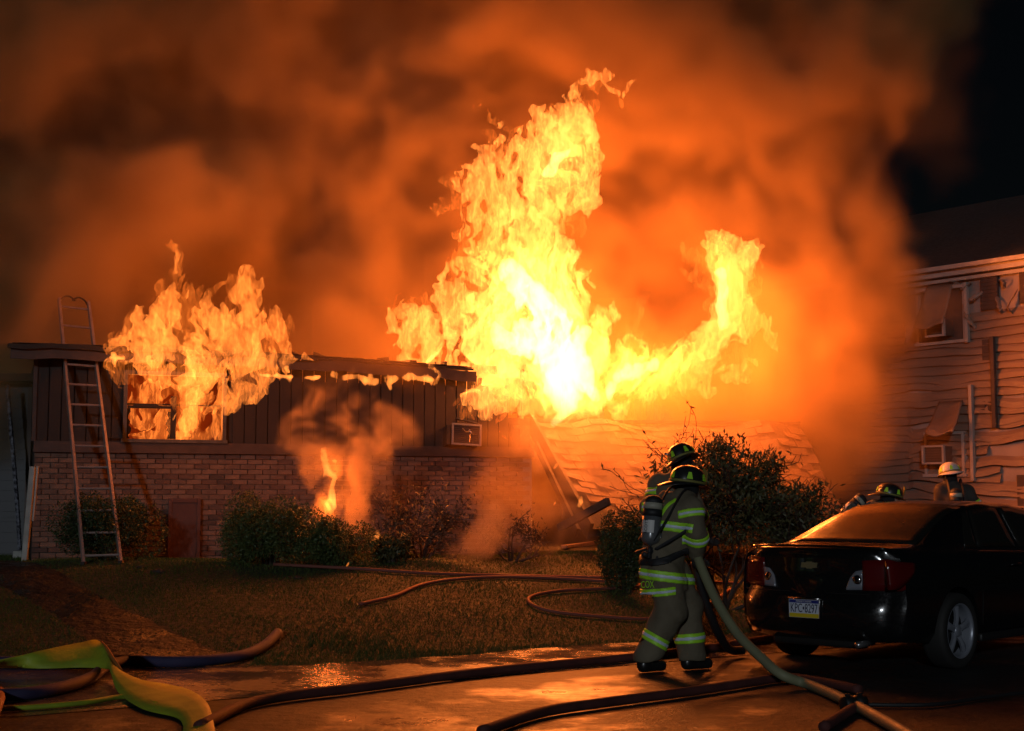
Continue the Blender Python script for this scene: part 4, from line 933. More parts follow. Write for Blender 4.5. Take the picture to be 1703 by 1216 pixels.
# the one with the white helmet
F4 = P(1590, 900, 20.2); F4.z = gzf(F4.x, 20.2)
j4 = dict(pelvis=(.02, 0, .93), chest=(.0, .0, 1.34), neck=(-.03, .03, 1.56), head=(-.045, .05, 1.70),
          shR=(.17, -.02, 1.47), shL=(-.17, .0, 1.47), elbR=(.30, -.02, 1.24), wrR=(.16, .16, 1.10), elbL=(-.24, .05, 1.20), wrL=(-.12, .22, 1.10),
          hipR=(.10, 0, .86), kneeR=(.12, .02, .50), ankR=(.12, 0, .12), hipL=(-.08, 0, .86), kneeL=(-.10, .02, .50), ankL=(-.11, 0, .12))
f4 = Figure('person', 'firefighter in a white helmet standing before the warped vinyl wall', F4, (.12, .99), j4, 1.0).build(.016, MAT_DARKC)
f4.limb('shR', 'elbR', .72, .13, w=.075); f4.stripe(f4.J['chest']+V3((0, 0, -.09)), (0, 0, 1), .28, w=.08, sel=lambda X, Y, Z: -(np.minimum(cap(X, Y, Z, j4['shR'], j4['elbR'], .11, .10), cap(X, Y, Z, j4['shL'], j4['elbL'], .11, .10))))
f4.helmet(MAT_HELMW, tilt=R(10), roll=R(-8)); f4.glove('R', (-.5, .8, -.3), (0, .2, 1), h=.009); f4.glove('L', (.5, .8, -.3), (0, .2, 1), h=.009)
cb, ct = f4.J['chest']+V3((-.06, -.27, -.30)), f4.J['chest']+V3((-.06, -.25, .16)); f4.cylinder(ct, cb, text=False); f4.harness(cb, ct)
# ------------------------------------------------------------------ black four-door car
MAT_PAINT = M('black_paint', (.006, .006, .007), .18, spec=.5, coat=.8, noise=(50, (.010, .010, .010), 3, .2)); MAT_TYRE = M('tyre_rubber', (.018, .017, .016), .75, bump=(40, .3, .004))
MAT_GLASSC = M('tinted_glass', (.018, .016, .013), .22, spec=.6, noise=(9, (.016, .016, .014), 4, .2)); MAT_PLAST = M('black_plastic', (.014, .014, .014), .5)
MAT_RED = M('red_lens', (.11, .005, .006), .12, coat=.6); MAT_CLEAR = M('clear_lens', (.42, .45, .52), .10, .5, coat=.6); MAT_ALLOY = M('alloy', (.27, .29, .34), .35, .35); MAT_CHROME = M('chrome', (.7, .7, .7), .12, 1.)
MAT_BUMP = MAT_PAINT
car = empty('parked_car', (3.28, 13.36, .004), R(45), 'black four-door saloon parked at an angle with its rear towards us', 'car')
CW = .885
def halfw(x): return float(np.interp(x, [-1.06, -1.0, -.9, -.7, -.3, .3, 2.2, 3.0, 3.5, 3.85], [.70, .76, .815, .855, .88, CW, CW, .87, .80, .62]))
def topz(x): return float(np.interp(x, [-1.03, -.99, -.9, -.45, -.30, .0, .35, .7, 1.1, 1.6, 2.0, 2.35, 2.9, 3.5, 3.85], [1.01, 1.055, 1.062, 1.075, 1.085, 1.21, 1.345, 1.43, 1.462, 1.455, 1.41, 1.26, 1.02, .93, .78]))
def beltz(x): return float(np.interp(x, [-1.03, -.9, -.3, .5, 1.5, 2.4, 3.2, 3.85], [.93, .97, 1.01, 1.00, .97, .95, .87, .70]))
def botz(x): return float(np.interp(x, [-1.06, -.9, -.5, 0, 2.8, 3.4, 3.85], [.33, .26, .23, .21, .21, .24, .30]))
def prof(x):
    w, T, B, b0 = halfw(x), topz(x), beltz(x), botz(x); cab = max(0, min(1, (T-1.09)/.28)); P_ = []
    P_ += [(0, b0), (.55*w, b0), (.90*w, b0+.02), (.965*w, b0+.10), (.985*w, .42), (1.0*w, .60), (.995*w, .72), (.97*w, B-.06), (.935*w, B)]
    # above the belt line
    ty = .60*cab+.80*w*(1-cab); tz = (T-.055)*cab+(T-.02)*(1-cab)
    P_ += [(.915*w*(1-.0)+0, B+.012), ((.915*w)*.62+ty*.38, (B+.012)*.62+tz*.38), ((.915*w)*.30+ty*.70, (B+.012)*.3+tz*.70), (ty, tz), (ty*.90, tz+(T-tz)*.55), (ty*.55, tz+(T-tz)*.9), (0, T)]
    return P_
xs = list(np.linspace(-1.0, -.9, 3))+list(np.linspace(-.8, 3.6, 52))+[3.72, 3.82]
def xrear(y, z):
    a = abs(y)/.76; base = float(np.interp(z, [.25, .33, .45, .62, .655, .67, .80, .95, 1.03, 1.06, 1.10], [-.96, -1.035, -1.06, -1.05, -1.03, -.985, -.965, -.975, -.985, -.97, -.93]))
    return base+.16*min(a, 1.2)**3.2
body = MB(); rings = []
def full(x, pr): return [(x, -y, z) for y, z in pr[::1]][0:]+[(x, y, z) for y, z in pr[-2:0:-1]]
for s_ in (.02, .3, .55, .78, .93):
    pr = prof(-1.0); rg = []
    for (x, y, z) in full(-1.0, pr): yy, zz = y*s_, .64+(z-.64)*s_; rg.append((xrear(yy, zz), yy, zz))
    rings.append(rg)
pr = prof(-1.0); rings.append([(xrear(y, z)+.012, y*.985, z) for x, y, z in full(-1, pr)])
for x in xs[1:]: rings.append([(max(x, xrear(y, z)+.04) if x < -.8 else x, y, z) for _, y, z in full(x, prof(x))])
pr = prof(3.84)
for s_ in (.8, .4, .05): rings.append([(3.86+.04*(1-s_), y*s_, .55+(z-.55)*s_) for _, y, z in full(3.84, pr)])
body.rings(rings); bo = body.build('body', MAT_PAINT, car, True)
WX = (0., 2.85)
cutters = []
for wx in WX:
    for sy in (-1, 1):
        c = MB().lathe([(.375, -.20), (.375, .20)], 40, T=Matrix.Translation((wx, sy*.86, .335)) @ Matrix.Rotation(R(90), 4, 'X')).build('wheel_cut', MAT_PLAST); cutters.append(c)
bpy.context.view_layer.update()
for c in cutters:
    c.parent = car; md = bo.modifiers.new('arch', 'BOOLEAN'); md.operation = 'DIFFERENCE'; md.object = c; md.solver = 'EXACT'
bpy.context.view_layer.update(); dg = bpy.context.evaluated_depsgraph_get(); nm = bpy.data.meshes.new_from_object(bo.evaluated_get(dg)); bo.modifiers.clear(); bo.data = nm
for c in cutters: bpy.data.objects.remove(c)
bo.data.polygons.foreach_set('use_smooth', [True]*len(bo.data.polygons))
try:
    bo.data.set_sharp_from_angle(angle=R(38))
except Exception: pass
def rearpatch(poly, off, n=1): return [(xrear(y, z)-off, y, z) for y, z in poly]
def patch(name, poly, mat, par, off=.006, thick=.02, sub=5):
    "polygon in (y, z) on the rear face, cut into strips so it follows the curve"
    ys = [p[0] for p in poly]; y0, y1 = min(ys), max(ys); m = MB(); front = []; cols_ = []
    def span(y):
        zs = []
        for (a, b), (c, d) in zip(poly, poly[1:]+poly[:1]):
            if (a-y)*(c-y) <= 0 and abs(a-c) > 1e-9: zs.append(b+(d-b)*(y-a)/(c-a))
        return (min(zs), max(zs)) if zs else None
    rs = []
    for i in range(sub*2+1):
        y = y0+(y1-y0)*(.002+.996*i/(sub*2)); s_ = span(y)
        if s_ is None: continue
        zz = [s_[0]+(s_[1]-s_[0])*k/4 for k in range(5)]
        rs.append([(xrear(y, z)-off-.004*math.sin(math.pi*k/4), y, z) for k, z in enumerate(zz)]+[(xrear(y, z)-off+thick, y, z) for z in zz[::-1]])
    return m.rings(rs).build(name, mat, par, True)
def side_patch(name, poly, mat, par, off=.006):
    pass
# rear lamps: the car's own right side is y < 0
for sy in (-1, 1):
    tl = empty('tail_lamp'); tl.parent = car
    patch('red_lens', [(sy*.50, .70), (sy*.50, .95), (sy*.70, .965), (sy*.80, .93), (sy*.825, .72), (sy*.80, .70)], MAT_RED, tl, .010)
    patch('reversing_lens', [(sy*.36, .72), (sy*.385, .80), (sy*.44, .86), (sy*.498, .87), (sy*.498, .705), (sy*.36, .70)], MAT_CLEAR, tl, .010)
    q = MB().lathe([(.0, -.004), (.030, 0), (.046, .010), (.050, .022)], 20, T=Matrix.Translation((xrear(sy*.44, .78)-.018, sy*.445, .785)) @ Matrix.Rotation(R(90), 4, 'Y')).build('reflector_bowl', MAT_CHROME, tl, True)
    if sy < 0:   # lens wraps onto the flank
        m = MB(); rs = []
        for i in range(7):
            x = -.97+i*.055; zt, zb_ = .955-.004*i, .715+.008*i*i*.6
            if zt-zb_ < .02: break
            rs.append([(x, -float(np.interp(z, [.6, .72, .96], [1., .995, .965]))*halfw(x)-.006, z) for z in np.linspace(zb_, zt, 5)]+[(x, -halfw(x)*.95, z) for z in np.linspace(zt, zb_, 5)])
        m.rings(rs).build('red_lens', MAT_RED, tl, True)
# plate
plate = empty('number_plate'); plate.parent = car; plate.location = (xrear(0, .56)-.018, .0, .53); plate.rotation_euler = (R(90), 0, R(-90))
pb = MB().box((0, 0, 0), (.305, .155, .004), bev=.0018).build('plate', M('plate_white', (.66, .70, .80), .5), plate)
MB().box((0, .0605, .0035), (.297, .026, .002)).build('blue_band', M('plate_blue', (.02, .03, .22), .4), plate); MB().box((0, -.058, .0035), (.297, .034, .002)).build('yellow_band', M('plate_yellow', (.72, .55, .02), .4), plate)
for sx in (-1, 1): MB().box((sx*.155, 0, .001), (.006, .160, .008), bev=.001).build('plate_frame', MAT_CHROME, plate)
for sz in (-1, 1): MB().box((0, sz*.0795, .001), (.302, .005, .008), bev=.001).build('plate_frame', MAT_CHROME, plate)
t = lettering('KPC\u20228297', .108, M('plate_navy', (.012, .015, .06), .4), plate, squeeze=.60); t.location = (0, .0, .004)
xs_ = [v.co.x for v in t.data.vertices]; k_ = .272/(max(xs_)-min(xs_)); 
for v in t.data.vertices: v.co.x *= k_; v.co.y *= 1.0
t = lettering('PENNSYLVANIA', .022, MAT_PAPER, plate); t.location = (0, .0605, .0055)
# bow-tie emblem
em = MB().prism([(-.075, -.012), (-.085, .022), (-.03, .022), (-.03, .030), (.03, .030), (.03, .022), (.075, .022), (.085, -.022), (.03, -.022), (.03, -.030), (-.03, -.030), (-.03, -.022), (-.08, -.022)], -.004, .004, T=Matrix.Translation((xrear(0, .89)-.010, 0, .90)) @ Matrix.Rotation(R(90), 4, 'Z')).build('emblem', M('brass', (.60, .52, .30), .3, .8), car)
def quadpatch(name, f, nu, nv, mat, par, th=.006):
    m = MB(); A_ = [[Vector(f(u/nu, v/nv)) for v in range(nv+1)] for u in range(nu+1)]; rs = [r_+[p+Vector((0, 0, -.004)) for p in r_[::-1]] for r_ in A_]; return m.rings(rs).build(name, mat, par, True)
def on_body(x, k, off=.006):
    pr = prof(x); i = int(k); t_ = k-i; y = pr[i][0]*(1-t_)+pr[min(i+1, 15)][0]*t_; z = pr[i][1]*(1-t_)+pr[min(i+1, 15)][1]*t_; return y, z
# rear window
def rw(u, v):
    x = -.33+1.02*v; y = (u*2-1); pr = prof(x); hw_ = pr[12][0]*.93; yy = y*hw_; zz = np.interp(abs(yy), [q[0] for q in pr[15:11:-1]], [q[1] for q in pr[15:11:-1]]); return (x, yy, zz+.007)
quadpatch('rear_window', rw, 12, 10, MAT_GLASSC, car)
def ws_(u, v):
    x = 1.95+1.0*v; y = (u*2-1); pr = prof(x); yy = y*pr[12][0]*.93; zz = np.interp(abs(yy), [q[0] for q in pr[15:11:-1]], [q[1] for q in pr[15:11:-1]]); return (x, yy, zz+.007)
quadpatch('windscreen', ws_, 12, 8, MAT_GLASSC, car)
def side_glass(name, x0b, x1b, x0t, x1t, sy):
    m = MB(); rs = []
    for i in range(9):
        u = i/8; row = []
        for j in range(6):
            v = j/5; x = (x0b+(x1b-x0b)*u)*(1-v)+(x0t+(x1t-x0t)*u)*v; k = 9.25+2.65*v; y, z = on_body(x, k); row.append((x, sy*(y+.005), z))
        rs.append(row+[(p[0], p[1]-sy*.012, p[2]) for p in row[::-1]])
    return m.rings(rs).build(name, mat=MAT_GLASSC, parent=car, smooth=True)
for sy in (-1, 1):
    side_glass('quarter_window', .30, .52, .62, .70, sy); side_glass('rear_door_window', .56, 1.28, .74, 1.26, sy); side_glass('front_door_window', 1.36, 2.30, 1.33, 1.90, sy)
    # chrome belt strip, handles, mirror, door gaps
    MB().tube([(x, sy*(.937*halfw(x)+.004), beltz(x)+.006) for x in np.linspace(.3, 2.4, 12)], .006, 5).build('belt_moulding', MAT_CHROME, car, True)
    for x in (.98, 1.92): MB().tube([(x, sy*(CW+.004), .87), (x+.05, sy*(CW+.028), .875), (x+.15, sy*(CW+.028), .875), (x+.2, sy*(CW+.004), .87)], .011, 6).build('door_handle', MAT_PAINT, car, True)
    for x in (.42, 1.31, 2.32): MB().tube([(x, sy*(.972*halfw(x)+.0), z) for z in (.90,)]+[(x+.02, sy*(halfw(x)+.001), .6), (x+.02, sy*(halfw(x)*.985+.001), .36)], .004, 4).build('door_seam', MAT_PLAST, car)
    MB().box((2.32, sy*.98, 1.00), (.10, .16, .12), bev=.03).build('door_mirror', MAT_PAINT, car, True)
    MB().box((1.4, sy*.855, .245), (2.0, .05, .07), bev=.02).build('sill_moulding', MAT_PLAST, car, True)
# boot-lid lip and gaps
MB().tube([(xrear(y, 1.055)+.012, y, 1.066-.02*(abs(y)/.72)**3) for y in np.linspace(-.70, .70, 25)], .012, 6).build('boot_lip', MAT_PAINT, car, True)
MB().tube([(xrear(y, .665)-.001, y, .668) for y in np.linspace(-.78, .78, 21)], .005, 4).build('bumper_seam', MAT_PLAST, car)
MB().box((-.84, 0, .25), (.12, .9, .10), bev=.03).build('lower_valance', MAT_PLAST, car, True)
MB().tube([(-1.05, -.50, .25), (-.8, -.50, .26)], .028, 10).build('exhaust_pipe', MAT_STEEL, car, True)
MB().tube([(xrear(.0, .62)-.004, -.17, .615), (xrear(0, .62)-.012, 0, .62), (xrear(.0, .62)-.004, .17, .615)], .008, 6).build('plate_light_bar', MAT_CHROME, car, True)
MB().box((1.0, 0, .30), (3.0, 1.25, .12)).build('underbody', MAT_PLAST, car)
MB().box((1.0, 0, .75), (1.0, 1.2, .25), bev=.08).build('rear_seat', MAT_PLAST, car)
# wheels
def wheel(wx, sy):
    w = empty('wheel'); w.parent = car; w.location = (wx, sy*.785, .328); w.rotation_euler = (R(90) if sy < 0 else R(-90), 0, 0)      # local +z points outward
    MB().lathe([(.232, -.105), (.29, -.11), (.318, -.10), (.328, -.07), (.328, .07), (.318, .10), (.29, .112), (.238, .106), (.232, .09)], 48, cap=False).build('tyre', MAT_TYRE, w, True)
    MB().lathe([(.228, -.10), (.228, .085), (.240, .102), (.236, .108), (.224, .098), (.216, .07), (.214, -.10)], 48, cap=False).build('rim', MAT_ALLOY, w, True)
    MB().lathe([(.02, .0), (.214, .0)], 32).build('brake_disc', MAT_PLAST, w)
    for k in range(5):
        a = 2*math.pi*k/5+.3; T = Matrix.Rotation(a, 4, 'Z')
        m = MB(); rs = []
        for r_, hw_, z in ((.035, .030, .070), (.09, .026, .082), (.15, .030, .085), (.205, .042, .080), (.224, .055, .072)):
            rs.append([(r_, -hw_, z-.008), (r_, -hw_*.25, z+.006), (r_, hw_*.25, z+.006), (r_, hw_, z-.008), (r_, hw_*.8, z-.03), (r_, -hw_*.8, z-.03)])
        m.rings(rs, T=T).build('spoke', MAT_ALLOY, w, False)
    MB().lathe([(.052, .055), (.052, .082), (.040, .090), (.002, .092)], 20).build('hub_cap', MAT_ALLOY, w, True)
for wx in WX:
    for sy in (-1, 1): wheel(wx, sy)
# ------------------------------------------------------------------ hoses
MAT_HRED = M('dark_red_hose', (.060, .017, .014), .8, bump=(90, .5, .003), noise=(5, (.13, .035, .03), 4, .25)); MAT_HBLUE = M('navy_hose', (.022, .021, .065), .8, bump=(90, .5, .003), noise=(5, (.045, .04, .10), 4, .25))
MAT_HTAN = M('pale_green_hose', (.27, .27, .15), .6, bump=(90, .6, .003), noise=(5, (.21, .21, .12), 4, .25)); MAT_HORG = M('orange_hose', (.20, .06, .04), .75, bump=(90, .5, .003), noise=(4, (.22, .07, .05), 4, .25))
MAT_HYEL = M('lime_flat_hose', (.40, .50, .030), .6, bump=(34, .7, .006), noise=(6, (.26, .34, .03), 4, .25)); MAT_HBLK = M('black_hose', (.016, .015, .016), .6, bump=(60, .5, .003)); MAT_HORGB = M('orange_lit_face', (.42, .15, .03), .6)  # the last one paints orange firelight onto the hose fold
def hose(name, label, pts, r_, mat, zoff=None, n=10, group=None):
    q = []
    for p in pts:
        if len(p) == 2: v = GT(p[0], p[1]); v.z += .012+r_*.92
        else: v = P(*p)
        q.append(v)
    q = smooth_path(q, n); o0 = q[0].copy(); o = MB().tube([v-o0 for v in q], r_, 10).build(name, mat, None, True); o.location = o0; tag(o, label, 'hose', group); return o
hose('fire_hose', 'thick dark red hose running past the firefighter and under the car', [(330, 1222), (430, 1178), (600, 1154), (800, 1128), (1000, 1107), (1090, 1098), (1180, 1086), (1290, 1068), (1400, 1052)], .038, MAT_HRED)
hose('fire_hose', 'dark red hose curving along the bottom of the picture below the firefighter', [(800, 1230), (900, 1197), (1000, 1181), (1150, 1160), (1240, 1146), (1305, 1137), (1360, 1143), (1430, 1158)], .036, MAT_HRED)
hose('fire_hose', 'navy hose bending up onto the grass left of centre', [(-20, 1112), (100, 1112), (195, 1110), (300, 1112), (390, 1104), (435, 1088), (462, 1064)], .050, MAT_HBLUE)
hose('fire_hose', 'navy hose looping beneath the flat yellow hose', [(-40, 1172), (40, 1168), (100, 1158), (150, 1140), (180, 1118), (235, 1106)], .048, MAT_HBLUE)
hose('fire_hose', 'orange hose end poking in at the lower left edge', [(-60, 1260), (-20, 1215), (-4, 1180), (-2, 1165)], .045, MAT_HORG)
hose('fire_hose', 'faint lime hose lying flat under the yellow loop', [(-40, 1190), (60, 1184), (140, 1177), (215, 1166), (260, 1180)], .020, MAT_HYEL)
hose('lawn_hose', 'long thin hose crossing the lawn along the shrubs', [(455, 943), (600, 951), (720, 958), (900, 963), (1080, 967), (1230, 975)], .020, MAT_HORG)
hose('lawn_hose', 'thin hose making an S curve in the middle of the lawn', [(598, 1011), (655, 996), (700, 978), (760, 968), (850, 964), (960, 968), (1052, 976), (1058, 980), (1000, 984), (930, 988), (885, 996), (882, 1008), (915, 1021), (1000, 1031), (1090, 1033), (1170, 1013), (1215, 985)], .020, MAT_HORG)
hose('utility_cable', 'thin black line trailing over the road below the car', [(1440, 1179), (1500, 1180), (1560, 1178), (1640, 1166), (1740, 1154)], .016, MAT_HBLK)
hose('fire_hose', 'short red hose passing under the pale hose at the bottom', [(1370, 1222), (1410, 1196), (1432, 1184)], .036, MAT_HRED)
hose('fire_hose', 'black charged hose hanging from the hand to the wet ground', [(1156, 935, 12.75), (1165, 975, 12.8), (1180, 1020, 12.9), (1197, 1058, 13.1), (1214, 1080, 13.5), (1235, 1082, 13.7)], .040, MAT_HBLK)
hose('fire_hose', 'pale green hose dragged from the hand down across the road', [(1158, 912, 12.55), (1160, 925, 12.50), (1170, 952, 12.35), (1192, 1000, 12.1), (1225, 1052, 11.8), (1262, 1090, 11.55), (1300, 1122, 11.35), (1345, 1150), (1395, 1172), (1440, 1195), (1490, 1225), (1530, 1250)], .040, MAT_HTAN)
cpl = GT(1420, 1186); cp_ = empty('hose_coupling', (cpl.x, cpl.y, .06), R(25), 'dark metal coupling strapped across the pale hose', 'coupling')
MB().lathe([(.045, -.09), (.055, -.085), (.055, -.02), (.049, -.015), (.049, .015), (.058, .02), (.058, .085), (.045, .09)], 20, T=Matrix.Rotation(R(90), 4, 'Y')).build('coupling_body', MAT_PLAST, cp_, True)
for k in (-1, 1): MB().box((k*.05, 0, .062), (.035, .02, .02), bev=.005).build('lug', MAT_PLAST, cp_)
# flat uncharged hose: a twisted ribbon
def ribbon(name, label, rows, mat, matb, n=8):
    A_ = smooth_path([r_[0] for r_ in rows], n); B_ = smooth_path([r_[1] for r_ in rows], n); o0 = A_[0].copy(); m = MB(); nn = len(A_)
    for i in range(nn-1):
        pass
    rs = []
    for a, b in zip(A_, B_):
        t = Vector((0, 0, 0)); d = (b-a); k = A_.index(a) if False else None; rs.append((a-o0, b-o0))
    rings = []
    for i, (a, b) in enumerate(rs):
        tn = (rs[min(i+1, nn-1)][0]-rs[max(i-1, 0)][0]).normalized(); nrm = tn.cross((b-a).normalized()).normalized()*.004
        cc = [a.lerp(b, u) for u in (0, .33, .66, 1)]; bulge = [0, .7, .7, 0]
        rings.append([p+nrm*(1+g) for p, g in zip(cc, bulge)]+[p-nrm*(1+g) for p, g in zip(cc[::-1], bulge)])
    o = m.rings(rings).build(name, mat, None, True, fix=True); o.location = o0; tag(o, label, 'hose'); o.data.materials.append(matb)
    nf = 8
    for i, p in enumerate(o.data.polygons): pass
    return o, nn
def gp(x, y, z): v = G(x, y, z); return v
rows = [(G(-60, 1106, .16), G(-60, 1112, .06)), (G(0, 1098, .17), G(0, 1110, .08)), (G(70, 1082, .22), G(70, 1112, .09)), (G(130, 1070, .25), G(132, 1110, .09)), (G(166, 1067, .26), G(176, 1112, .10)),
        (G(192, 1108, .14), G(184, 1118, .12)), (G(232, 1130, .10), G(196, 1150, .05)), (G(275, 1138, .07), G(236, 1178, .03)), (G(315, 1148, .06), G(290, 1192, .025)), (G(345, 1170, .06), G(304, 1205, .03)), (G(358, 1216, .06), G(304, 1225, .03)), (G(372, 1300, .06), G(306, 1300, .03))]
ribbon('flat_hose', 'flat bright yellow-green hose looping over the dark hoses at the lower left', rows, MAT_HYEL, MAT_HORGB)
rows = [(G(166, 1067, .262), G(172, 1100, .13)), (G(176, 1078, .245), G(186, 1112, .12)), (G(192, 1104, .16), G(197, 1118, .11))]
A_, B_ = [r_[0] for r_ in rows], [r_[1] for r_ in rows]
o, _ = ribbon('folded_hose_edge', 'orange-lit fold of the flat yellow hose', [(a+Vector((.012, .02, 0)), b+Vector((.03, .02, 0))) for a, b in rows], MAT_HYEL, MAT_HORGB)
o.data.materials.clear(); o.data.materials.append(MAT_HORGB); fh = bpy.data.objects['flat_hose']; o.location -= fh.location; o.parent = fh  # orange light on the fold comes from this material's colour
for k in ('label', 'category'): del o[k]
# ------------------------------------------------------------------ fire
def flame_material(name, vol=8.0, col=(1, .33, .075), skin=.10):
    m = bpy.data.materials.new(name); m.use_nodes = True; nt = m.node_tree; nt.nodes.clear()
    o = nt.nodes.new('ShaderNodeOutputMaterial'); tr = nt.nodes.new('ShaderNodeBsdfTransparent')
    em = nt.nodes.new('ShaderNodeEmission'); em.inputs[0].default_value = (*col, 1); ad = nt.nodes.new('ShaderNodeAddShader')
    tc = nt.nodes.new('ShaderNodeTexCoord'); mp = nt.nodes.new('ShaderNodeMapping'); mp.inputs['Scale'].default_value = (1, .4, .27)
    n1 = nt.nodes.new('ShaderNodeTexNoise'); n1.inputs['Scale'].default_value = 13; n1.inputs['Detail'].default_value = 4; n1.inputs['Roughness'].default_value = .62; n1.inputs['Distortion'].default_value = 1.3
    cr = nt.nodes.new('ShaderNodeMapRange'); cr.inputs['From Min'].default_value = .47; cr.inputs['From Max'].default_value = .72; cr.inputs['To Max'].default_value = skin
    nt.links.new(tc.outputs['Object'], mp.inputs[0]); nt.links.new(mp.outputs[0], n1.inputs['Vector']); nt.links.new(n1.outputs['Fac'], cr.inputs['Value']); nt.links.new(cr.outputs[0], em.inputs[1])
    nt.links.new(tr.outputs[0], ad.inputs[0]); nt.links.new(em.outputs[0], ad.inputs[1]); nt.links.new(ad.outputs[0], o.inputs['Surface'])
    ev = nt.nodes.new('ShaderNodeEmission'); ev.inputs[0].default_value = (*col, 1); ev.inputs[1].default_value = vol
    nt.links.new(ev.outputs[0], o.inputs['Volume'])
    m.cycles.emission_sampling = 'NONE'; m.cycles.homogeneous_volume = True
    return m
def fire_mesh(name, strokes, Y0, h=.02, seed=1, amp=1.0, fine=1.0, lift=.0, stretch=2.2, depth_scale=1.0, bias=0., turb=1.):
    """strokes: list of (points [(px, py, radius_px, thickness_m)...], dY). The field is the union of the tapered strokes,
    torn by warped noise; returns the closed surface."""
    pts = []
    for st, dY in strokes:
        q = [(*P(a, b, Y0+dY), r_*(Y0+dY)/FPX, th*depth_scale) for a, b, r_, th in st]
        pts.append(q)
    allp = np.array([p for q in pts for p in q]); mg = max(.1, min(.35, h*18))
    lo = (allp[:, :3]-np.stack([allp[:, 3], allp[:, 4], allp[:, 3]], 1)).min(0)-mg; hi = (allp[:, :3]+np.stack([allp[:, 3], allp[:, 4], allp[:, 3]], 1)).max(0)+mg
    lo[1] += mg*.5; hi[1] -= mg*.5
    n = np.maximum(np.ceil((hi-lo)/h).astype(int), 8)
    X = (lo[0]+np.arange(n[0])*h).astype(np.float32)[:, None]; Z = (lo[2]+np.arange(n[2])*h).astype(np.float32)[None, :]
    Yv = (lo[1]+np.arange(n[1])*h).astype(np.float32)
    # two-dimensional body, its centre depth and thickness
    F2 = np.full((n[0], n[2]), -9, np.float32); TH = np.full_like(F2, .1); YC = np.full_like(F2, Y0); WS = np.zeros_like(F2)
    TH2 = np.zeros_like(F2); YC2 = np.zeros_like(F2)
    for q in pts:
        segs = list(zip(q[:-1], q[1:])) if len(q) > 1 else [(q[0], q[0])]
        for a, b in segs:
            ax, az, bx, bz = a[0], a[2], b[0], b[2]; L2 = (bx-ax)**2+(bz-az)**2+1e-9
            t = np.clip(((X-ax)*(bx-ax)+(Z-az)*(bz-az))/L2, 0, 1)
            d = np.sqrt((X-ax-t*(bx-ax))**2+(Z-az-t*(bz-az))**2); r_ = a[3]+(b[3]-a[3])*t
            f = 1-d/r_
            f = np.where(f < 0, f*r_/.16, f)          # outside, falls off per 16 cm
            w = np.exp(np.clip(f*6, -30, 6)); WS += w; TH2 += w*(a[4]+(b[4]-a[4])*t); YC2 += w*(a[1]+(b[1]-a[1])*t)
            F2 = np.maximum(F2, f)
    TH = TH2/np.maximum(WS, 1e-20); YC = YC2/np.maximum(WS, 1e-20)
    TH = np.where(WS > 1e-15, TH, .1); YC = np.where(WS > 1e-15, YC, Y0)
    ext = np.array(n)*h
    shp = tuple(n)
    def nz(cell, s, st=1.0, dp=3.0): return lattice(shp, [max(1, ext[0]/cell), max(1, ext[1]/(cell*dp)), max(1, ext[2]/(cell*st))], seed*100+s)
    N = .40*nz(.50, 1, 1.5, 1.2)+.40*nz(.22, 2, stretch, 2)+.36*nz(.10, 3, stretch)
    rid = 1-2.4*np.abs(nz(.11, 4, stretch*1.3)); rid2 = 1-2.4*np.abs(nz(.055, 5, stretch, 4))
    N += .34*fine*rid+.34*fine*rid2+.36*fine*nz(.034, 14, stretch, 5)
    wx = nz(.6, 6)*.20/h+nz(.22, 7)*.10/h+nz(.08, 12)*.05/h+nz(.035, 15)*.02/h; wz = nz(.6, 8)*.22/h+nz(.22, 9, 1.5)*.11/h+nz(.08, 13)*.05/h
    wx *= turb; wz *= turb
    N = warp(N, wx, wx*0, wz)
    wf = warp(np.repeat(F2[:, None, :], 2, 1), wx*.8, np.zeros(shp, np.float32)-np.arange(n[1], dtype=np.float32)[None, :, None], wz*.8)
    dy = (Yv[None, :, None]-YC[:, None, :])/TH[:, None, :]
    body = np.clip(wf, -3, .5)
    F = body*1.5 - np.abs(dy)**1.3*.95 + N*.80*amp + bias - .15
    F[0] = F[-1] = -1; F[:, 0] = F[:, -1] = -1; F[:, :, 0] = F[:, :, -1] = -1
    V, Q = surface_nets(F, lo, h)

    return quad_mesh(name, V, Q)
def fire_lamp(name, loc, power, parent, rad=.35, col=(1, .20, .030)):
    d = bpy.data.lights.new(name, 'POINT'); d.energy = power; d.color = col; d.shadow_soft_size = rad
    o = bpy.data.objects.new(name, d); COL.objects.link(o); o.parent = parent; o.location = loc; return o
FL = flame_material('flame_hot', 3.3, (1, .27, .042), skin=.9); FLM = flame_material('flame_orange', 2.9, (1, .235, .032), skin=.75); FLS = flame_material('flame_small', 22., (1, .26, .04), skin=.3); FLC = flame_material('flame_white', 6., (1, .50, .16), skin=.5)

